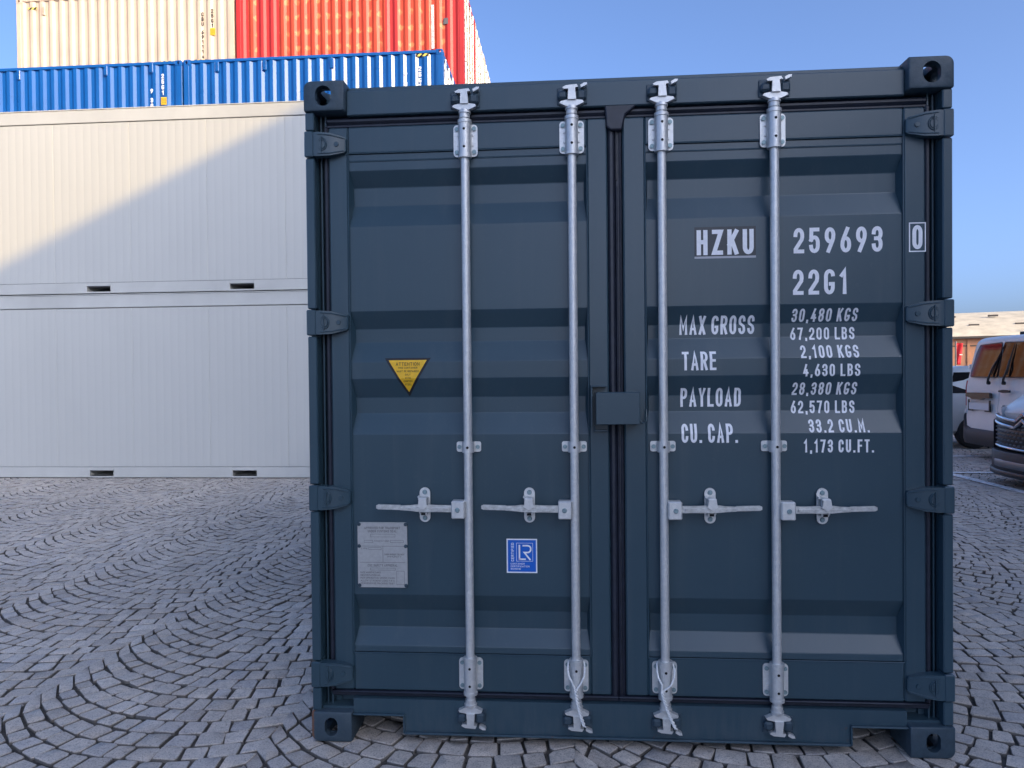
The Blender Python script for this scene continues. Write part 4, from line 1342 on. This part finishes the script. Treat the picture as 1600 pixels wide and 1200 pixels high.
def body_rings(st, shear=None):
    rings = []
    for (u, w, zb, zbelt, zr, wr) in st:
        half = [(w * .86, zb), (w * .97, zb + .07), (w, zb + (zbelt - zb) * .45), (w * .995, zbelt - .06), (w * .965, zbelt), (w * .6 + wr * .4, zbelt + (zr - zbelt) * .45), (wr, zr - .10), (wr * .955, zr - .045), (wr * .84, zr - .01), (wr * .4, zr)]
        pts = half + [(-a, b) for a, b in half[::-1]]
        rings.append([((u + shear(u, a, b)) if shear else u, a, b) for a, b in pts])
    return rings
def wheel(t, u, v, r=.33):
    s = 1 if v > 0 else -1
    w = obj('wheel', MB().cyl((0, -s * .06, 0), (0, s * .05, 0), .02, 8), MT['plastic_dk'], t, (u, v, r))
    prof = [(r * .62, -.10), (r * .95, -.10), (r, -.06), (r, .06), (r * .95, .10), (r * .62, .10)]
    rings = [[(rr * math.cos(a), s * yy, rr * math.sin(a)) for rr, yy in prof] for a in [2 * math.pi * i / 28 for i in range(28)]]
    rings.append(rings[0])
    obj('tyre', MB().loft(rings, False), MT['tyre'], w)
    m = MB().cyl((0, s * .05, 0), (0, s * .075, 0), r * .63, 24)
    for k in range(5):
        a = 2 * math.pi * k / 5
        m.box(-.02, .02, s * .075, s * .09, .04, r * .6) if k == 0 else m.extend(MB().box(-.02, .02, s * .075, s * .09, .04, r * .6), Matrix.Rotation(a, 4, 'Y'))
    obj('rim', m, MT['rim'], w)

# --- van parked nose in, rear towards the lane; local x = into the bay, y = towards the far side
VX, VY = 6.50, 9.26
van = thing('parked_van', 'white van parked nose in, rear doors with dark windows and wipers facing the lane', 'van', (VX, VY, 0))
def vsh(u, a, z):
    k = max(0, 1 - u / .6)
    return k * (.14 * max(0, (z - 1.15) / .8) + .06 * (abs(a) / .98) ** 6)
st = [(0.0, .965, .36, 1.15, 1.92, .85), (.03, .99, .31, 1.18, 1.95, .885), (.12, 1.0, .28, 1.20, 1.975, .90), (.6, 1.0, .27, 1.2, 1.99, .90), (3.1, 1.0, .27, 1.2, 1.98, .90), (3.5, .98, .27, 1.2, 1.92, .84), (4.25, .95, .27, 1.14, 1.22, .80), (4.75, .90, .28, .98, 1.02, .70), (4.95, .80, .32, .80, .84, .55)]
obj('body', MB().loft(body_rings(st, vsh)), MT['van_white'], van, ang=40)
def on_rear(poly, out, thick, mb=None, n=1):
    """polygon in (y,z) laid on the raked rear, standing out by 'out' metres"""
    mb = mb or MB()
    m = len(poly)
    a = [(vsh(0, y, z) - out, y, z) for y, z in poly]; b = [(vsh(0, y, z) - out + thick, y, z) for y, z in poly]
    return mb.add(a + b, [tuple(range(m)), tuple(range(2 * m - 1, m - 1, -1))] + [(i, m + i, m + (i + 1) % m, (i + 1) % m) for i in range(m)])
def rpoly(pts, r=.06, n=4):
    out = []
    m = len(pts)
    for i in range(m):
        p, a, b = Vector(pts[i]), Vector(pts[i - 1]), Vector(pts[(i + 1) % m])
        p0 = p + (a - p).normalized() * r; p1 = p + (b - p).normalized() * r
        for k in range(n + 1):
            f = k / n
            q = p0 * (1 - f) ** 2 + p * 2 * f * (1 - f) + p1 * f ** 2
            out.append((q.x, q.y))
    return out
for s in (1, -1):
    c0, c1 = (.006, .90)
    dp = on_rear(rpoly([(s * .006, .44), (s * .006, 1.90), (s * .76, 1.88), (s * .86, 1.60), (s * .93, 1.15), (s * .93, .62), (s * .88, .44)], .05), .012, .05)
    d_ = obj('rear_door', dp, MT['van_white'], van, ang=30)
    obj('window', on_rear(rpoly([(s * .03, 1.33), (s * .03, 1.86), (s * .66, 1.84), (s * .73, 1.72), (s * .83, 1.38), (s * .80, 1.33)], .04), .017, .02), MT['glass'], d_, ang=30)
    obj('window_seal', on_rear(rpoly([(s * .018, 1.315), (s * .018, 1.875), (s * .67, 1.855), (s * .745, 1.73), (s * .85, 1.37), (s * .81, 1.315)], .045), .0145, .02), MT['plastic_dk'], d_, ang=30)
    w_ = MB()
    py_, ty_ = (.21, -.06) if s > 0 else (-.20, -.32)
    w_.tube([(vsh(0, 0, 1.23) - .03, py_, 1.23), (vsh(0, 0, 1.27) - .045, py_ - .02, 1.29), (vsh(0, 0, 1.45) - .05, py_ - .08, 1.45), (vsh(0, 0, 1.62) - .045, (py_ + ty_) / 2 - .01, 1.58)], [.022, .016, .012, .010], 8)
    w_.tube([(vsh(0, 0, 1.36) - .028, py_ - .06, 1.36), (vsh(0, 0, 1.6) - .03, (py_ + ty_) / 2 - .02, 1.6), (vsh(0, 0, 1.83) - .028, ty_, 1.83)], [.008, .013, .006], 6)
    w_.cyl((vsh(0, 0, 1.23) + .0, py_, 1.23), (vsh(0, 0, 1.23) - .04, py_, 1.23), .028, 12)
    obj('wiper', w_, MT['plastic_dk'], d_)
    for z in (1.50, .75):
        obj('door_hinge', on_rear([(s * .91, z - .035), (s * .91, z + .035), (s * 1.0, z + .03), (s * 1.0, z - .03)], .03, .05), MT['van_white'], d_)
    lt = MB().loft([[(vsh(0, y, z) + dx, s * y, z) for y, dx in ((.935, -.02), (.98, -.018), (1.012, .02), (1.02, .12), (.94, .10))] for z in (.84, .87, 1.0, 1.15, 1.24, 1.26)])
    obj('tail_light', lt, MT['tail'], van, ang=40)
hb_ = on_rear(rpoly([(-.38, 1.09), (-.38, 1.125), (-.22, 1.13), (-.10, 1.115), (-.10, 1.095), (-.22, 1.08)], .012), .035, .03)
obj('door_handle', hb_, MT['plastic_dk'], van)
obj('plate_garnish', on_rear(rpoly([(.11, .985), (.11, 1.06), (.16, 1.075), (.80, 1.065), (.87, 1.03), (.86, 1.0), (.70, .985), (.62, .955), (.36, .955), (.28, .985)], .015), .05, .05), MT['garnish'], van, ang=40)
obj('number_plate', on_rear(rpoly([(.17, .79), (.17, .90), (.79, .90), (.79, .79)], .012), .022, .012), MT['plate_w'], van)
pf = MB()
for s_, yb in ((1, .79), (-1, .17)):
    on_rear([(yb - s_ * .0, .78), (yb, .95), (yb + s_ * .03, .95), (yb + s_ * .03, .78)], .026, .02, pf)
    on_rear([(yb - s_ * .12, .765), (yb - s_ * .12, .785), (yb + s_ * .03, .785), (yb + s_ * .03, .765)], .026, .02, pf)
obj('plate_bracket', pf, MT['plastic_dk'], van)
bump = []
ys_ = [-1.04, -1.02, -.94, -.75, -.4, 0, .4, .75, .94, 1.02, 1.04]
for y in ys_:
    e = abs(y) / 1.04
    x0 = -.075 + .12 * e ** 7
    zt_ = .47 + (.25 if e > .88 else 0) * (e - .88) / .12
    bump.append([(x0 + .20, y, .25), (x0 + .02, y, .22), (x0 - .005, y, .30), (x0, y, zt_ - .04), (x0 + .03, y, zt_), (x0 + .22, y, zt_ + .01)])
obj('rear_bumper', MB().loft(bump), MT['plastic'], van, ang=45)
tw = MB().tube([(-.02, -.10, .25), (-.05, -.10, .20), (-.05, .02, .20), (-.02, .02, .25)], .018, 8).tube([(.05, .30, .28), (0.0, .30, .21), (0.0, .22, .20)], .016, 8)
obj('towing_eye', tw, MT['plastic_dk'], van)
obj('roof_vent', MB().loft([[(x, y * k, z) for x, y in ((.5, -.45), (.35, 0), (.5, .2), (1.2, .2), (1.2, -.45))] for k, z in ((1, 1.985), (1, 2.01), (.8, 2.03))]), MT['plastic_dk'], van)
for s in (1, -1):
    wheel(van, 1.05, s * .90); wheel(van, 4.05, s * .88)
    obj('side_window', MB().add([(3.55, s * .965, 1.27), (2.65, s * .985, 1.27), (2.65, s * .945, 1.78), (3.25, s * .925, 1.78)], [(0, 1, 2, 3)]), MT['glass'], van, ang=0)
obj('windscreen', MB().add([(3.60, -.74, 1.85), (3.60, .74, 1.85), (4.24, .80, 1.26), (4.24, -.80, 1.26)], [(0, 1, 2, 3)]), MT['glass'], van, ang=0)

# --- second vehicle, nose out towards the lane
NX, NY = 5.22, 6.36
car = thing('parked_car', 'white van-like car with dark bumper and chrome double chevron nose, cut by the right edge', 'car', (NX, NY, 0))
def nose(v): return .24 * (abs(v) / .95) ** 3.0
def csh(u, a, z): return max(0, 1 - u / 1.6) * nose(a) * .9
stc = [(.06, .90, .30, .80, .90, .78), (.10, .93, .27, .86, .985, .80), (.30, .945, .25, .94, 1.12, .80), (.75, .95, .25, 1.04, 1.25, .78), (1.15, .95, .25, 1.10, 1.30, .76), (1.85, .90, .25, 1.10, 1.80, .70), (2.3, .905, .25, 1.10, 1.84, .71), (4.1, .90, .27, 1.10, 1.80, .70), (4.35, .86, .32, 1.05, 1.70, .66)]
obj('body', MB().loft(body_rings(stc, csh)), MT['van_white'], car, ang=40)
ww = MB().add([(1.17, -.70, 1.315), (1.17, .70, 1.315), (1.80, .62, 1.76), (1.80, -.62, 1.76)], [(0, 1, 2, 3)])
obj('windscreen', ww, MT['glass'], car, ang=0)
VS = [-1.0, -.97, -.9, -.76, -.5, -.25, 0, .25, .5, .76, .9, .97, 1.0]
def strip(zlo, zhi, out, depth, vs=VS, mb=None):
    rr = []
    for v in vs:
        zl = zlo(v) if callable(zlo) else zlo; zh_ = zhi(v) if callable(zhi) else zhi
        o_ = out(v) if callable(out) else out
        x = nose(v) - o_
        c = min(.012, (zh_ - zl) * .3)
        rr.append([(x + depth, v, zl), (x + c, v, zl), (x, v, zl + c), (x, v, zh_ - c), (x + c, v, zh_), (x + depth, v, zh_)])
    return (mb or MB()).loft(rr)
lower = strip(.17, .43, lambda v: .10 - .03 * (abs(v) / .93) ** 6, .4)
obj('front_bumper', lower, MT['plastic'], car, ang=45)
for s in (1, -1):
    obj('bumper_corner', strip(.40, lambda v: .76 + .05 * abs(v), .065, .3, [s * q_ for q_ in (.83, .87, .92, .97, 1.0)]), MT['plastic'], car, ang=45)
obj('lower_skirt', strip(.13, .20, .115, .3, VS[1:-1]), MT['plastic_dk'], car, ang=45)
obj('skid_plate', strip(.235, .33, .108, .05, [-.52, -.4, -.2, 0, .2, .4, .52]), MT['rim'], car, ang=45)
gr = obj('grille', strip(.48, .745, .02, .1, [-.82, -.7, -.5, -.25, 0, .25, .5, .7, .82]), MT['plastic_dk'], car, ang=45)
hx_ = MB()
for r_ in range(5):
    for c_ in range(-9, 10):
        v = c_ * .088 + (r_ % 2) * .044; z = .515 + r_ * .05
        if abs(v) > .78: continue
        x = nose(v) - .024
        hx_.add([(x, v + .030 * math.cos(a), z + .014 * math.sin(a)) for a in [R(60 * k + 30) for k in range(6)]] + [(x - .016, v + .011 * math.cos(a), z + .006 * math.sin(a)) for a in [R(60 * k + 30) for k in range(6)]],
                [(k, (k + 1) % 6, 6 + (k + 1) % 6, 6 + k) for k in range(6)] + [(6, 7, 8, 9, 10, 11)])
obj('grille_mesh', hx_, MT['rim'], gr)
obj('grille_frame', strip(lambda v: .452 + .02 * abs(v), lambda v: .482 + .02 * abs(v), .05, .12, [-.84, -.7, -.5, -.25, 0, .25, .5, .7, .84]), MT['chrome'], car, ang=45)
def chev(base, amp):
    def f(v):
        a = abs(v)
        return base + amp * max(0, 1 - a / .155) - (.0 if a < .155 else 0) + .075 * max(0, (a - .155)) 
    return f
CV = sorted(set([-.84, -.72, -.6, -.45, -.3, -.20, -.165, -.155, -.10, -.05, 0, .05, .10, .155, .165, .20, .3, .45, .6, .72, .84]))
b1_ = strip(lambda v: chev(.795, .095)(v), lambda v: chev(.828, .10)(v), .045, .05, CV)
obj('chrome_chevron', b1_, MT['chrome'], car, ang=45)
b2_ = strip(lambda v: chev(.715, .095)(v), lambda v: chev(.752, .10)(v), .055, .06, CV)
obj('chrome_chevron', b2_, MT['chrome'], car, ang=45)
obj('nose_trim', strip(lambda v: chev(.752, .10)(v) + .002, lambda v: chev(.795, .095)(v) - .002, .030, .05, CV), MT['plastic_dk'], car, ang=45)
for s in (1, -1):
    hl = MB(); strip(lambda v: .80 + .03 * abs(v), lambda v: .93 + .05 * abs(v), lambda v: -.02 - .05 * max(0, abs(v) - .6), .15, [s * q_ for q_ in (.66, .74, .82, .90)], hl)
    obj('headlight', hl, MT['lamp'], car, ang=45)
    wheel(car, .95, s * .80, .32); wheel(car, 3.70, s * .80, .32)
    obj('side_window', MB().add([(1.45, s * .915, 1.16), (3.9, s * .89, 1.16), (3.7, s * .745, 1.66), (1.95, s * .745, 1.66)], [(0, 1, 2, 3)]), MT['glass'], car, ang=0)

# --- pale car behind the van
sil = thing('estate_car', 'pale grey car mostly hidden behind the white van, its side showing by the dark container', 'car', (6.35, 12.05, 0))
sts = [(.0, .76, .40, .92, .98, .62), (.06, .82, .30, .95, 1.10, .66), (.35, .86, .26, .98, 1.46, .66), (.8, .87, .25, .98, 1.52, .68), (2.4, .87, .25, .97, 1.50, .66), (3.2, .87, .25, .95, 1.02, .70), (4.1, .82, .26, .80, .86, .66), (4.3, .7, .34, .66, .7, .5)]
obj('body', MB().loft(body_rings(sts)), MT['van_silver'], sil, ang=40)
for s in (1, -1):
    wheel(sil, .85, s * .78, .31); wheel(sil, 3.45, s * .78, .31)
    for a, b in ((.42, 1.30), (1.36, 2.35)):
        obj('side_window', MB().add([(a, s * .835, 1.02), (b + .1, s * .835, 1.02), (b, s * .72, 1.40), (a + .12, s * .72, 1.40)], [(0, 1, 2, 3)]), MT['glass'], sil, ang=0)
    obj('tail_light', MB().box(-.02, .12, s * .66, s * .80, .78, .95, .01), MT['tail'], sil)
obj('rear_window', MB().add([(.10, -.58, 1.12), (.10, .58, 1.12), (.34, .56, 1.42), (.34, -.56, 1.42)], [(0, 1, 2, 3)]), MT['glass'], sil, ang=0)
obj('rear_bumper', MB().box(-.06, .12, -.82, .82, .30, .56, .03), MT['plastic'], sil)

# --- red banner beyond the cars
fl = thing('red_banner', 'red banner with a white mark on a pole, far behind the parked van', 'banner', (11.30, 20.0, 0))
obj('pole', MB().cyl((0, 0, 0), (0, 0, 2.3), .02, 8), MT['rim'], fl)
fb = MB()
rows = 10; cols = 6
for i in range(rows + 1):
    for j in range(cols + 1):
        f = j / cols; z = 2.24 - i * .064
        fb.v.append((.02 + f * .17 * (1 - .25 * (i / rows) ** 2), .03 * math.sin(f * 5 + i * .4), z))
for i in range(rows):
    for j in range(cols):
        a = i * (cols + 1) + j
        fb.f.append((a, a + 1, a + cols + 2, a + cols + 1))
MT['flag'] = flat('red_cloth', (.60, .012, .03), .7)
bn = obj('cloth', fb, MT['flag'], fl, ang=60)
md = bn.modifiers.new('thickness', 'SOLIDIFY'); md.thickness = .004
obj('white_mark', MB().box(.09, .17, -.045, -.04, 1.88, 1.91), MT['white_ink'], fl)

# ------------------------------------------------------------------ far hall with a lit roof
MT['hall_roof'] = flat('pale_weathered_roof', (.60, .52, .39), .8, 0, .3, .2, .9, .1)
MT['hall_wall'] = flat('brick_wall', (.44, .22, .13), .85, 0, .3, .12, 1.2)
MT['hall_dark'] = flat('dark_eave', (.07, .06, .055), .8)
hall = thing('far_hall', 'long brick hall with pale sunlit curved roof far beyond the vans', 'building', (43.0, 71.0, 0), R(-22))
HLEN = 60
obj('wall', MB().box(-HLEN / 2, HLEN / 2, 0, 30, 0, 4.60), MT['hall_wall'], hall)
obj('eave', MB().box(-HLEN / 2 - .3, HLEN / 2 + .3, -.6, 0, 4.50, 4.72, .03), MT['hall_dark'], hall)
ro = MB(); rings = []
prof = [(-.6, 4.722)] + [(-.6 + 31.2 * i / 16, 4.75 + 3.2 * math.sin(math.pi * i / 16) ** .8) for i in range(1, 16)] + [(30.6, 4.722)]
for x in (-HLEN / 2 - .3, HLEN / 2 + .3): rings.append([(x, y, z) for y, z in prof])
obj('roof', ro.loft(rings), MT['hall_roof'], hall, ang=20)
for k in range(-14, 15):
    for (yy, zz) in ((2.2, 5.98), (5.4, 7.05)):
        if (k + int(yy)) % 2: continue
        jx = rng.uniform(-.5, .5)
        obj('roof_vent', MB().box(k * 2 + jx, k * 2 + jx + .9, yy, yy + .4, zz - .1, zz + .07, .02), MT['hall_dark'], hall)
for k in range(-13, 14):
    obj('pilaster', MB().box(k * 2.2, k * 2.2 + .22, -.08, 0, 0, 4.50), MT['hall_wall'], hall)
obj('string_course', MB().box(-HLEN / 2, HLEN / 2, -.05, 0, 3.75, 3.87), MT['hall_dark'], hall)
obj('roof_mast', MB().cyl((1.6, -.3, 4.7), (1.6, -.3, 6.3), .07, 8), MT['hall_dark'], hall)

# ------------------------------------------------------------------ warehouse behind and right of the camera (its eave casts the slanting shadow)
MT['ware'] = flat('warehouse_render', (.36, .33, .30), .85, 0, .3, .12, .8)
EX = 13.2; EZ = 5.247 + (SUN_DIR.z / SUN_DIR.x) * (EX + 3.91)
ware = thing('warehouse', 'tall plain warehouse standing right of the yard behind the camera', 'building', (EX, 0, 0))
obj('wall', MB().box(.25, 14, -45, 5.2, 0, EZ - .3), MT['ware'], ware)
obj('roof', MB().box(0, 14.3, -45.3, 5.5, EZ - .3, EZ, .02), MT['hall_dark'], ware)
for zz in (2.2, 6.2, 10.0):
    for k in range(11):
        y_ = -42 + k * 4.3
        w_ = obj('window', MB().box(.18, .26, y_, y_ + 2.0, zz, zz + 1.8), MT['frame_white'], ware)
        obj('pane', MB().box(.165, .182, y_ + .1, y_ + 1.9, zz + .1, zz + 1.7), MT['glass'], w_)
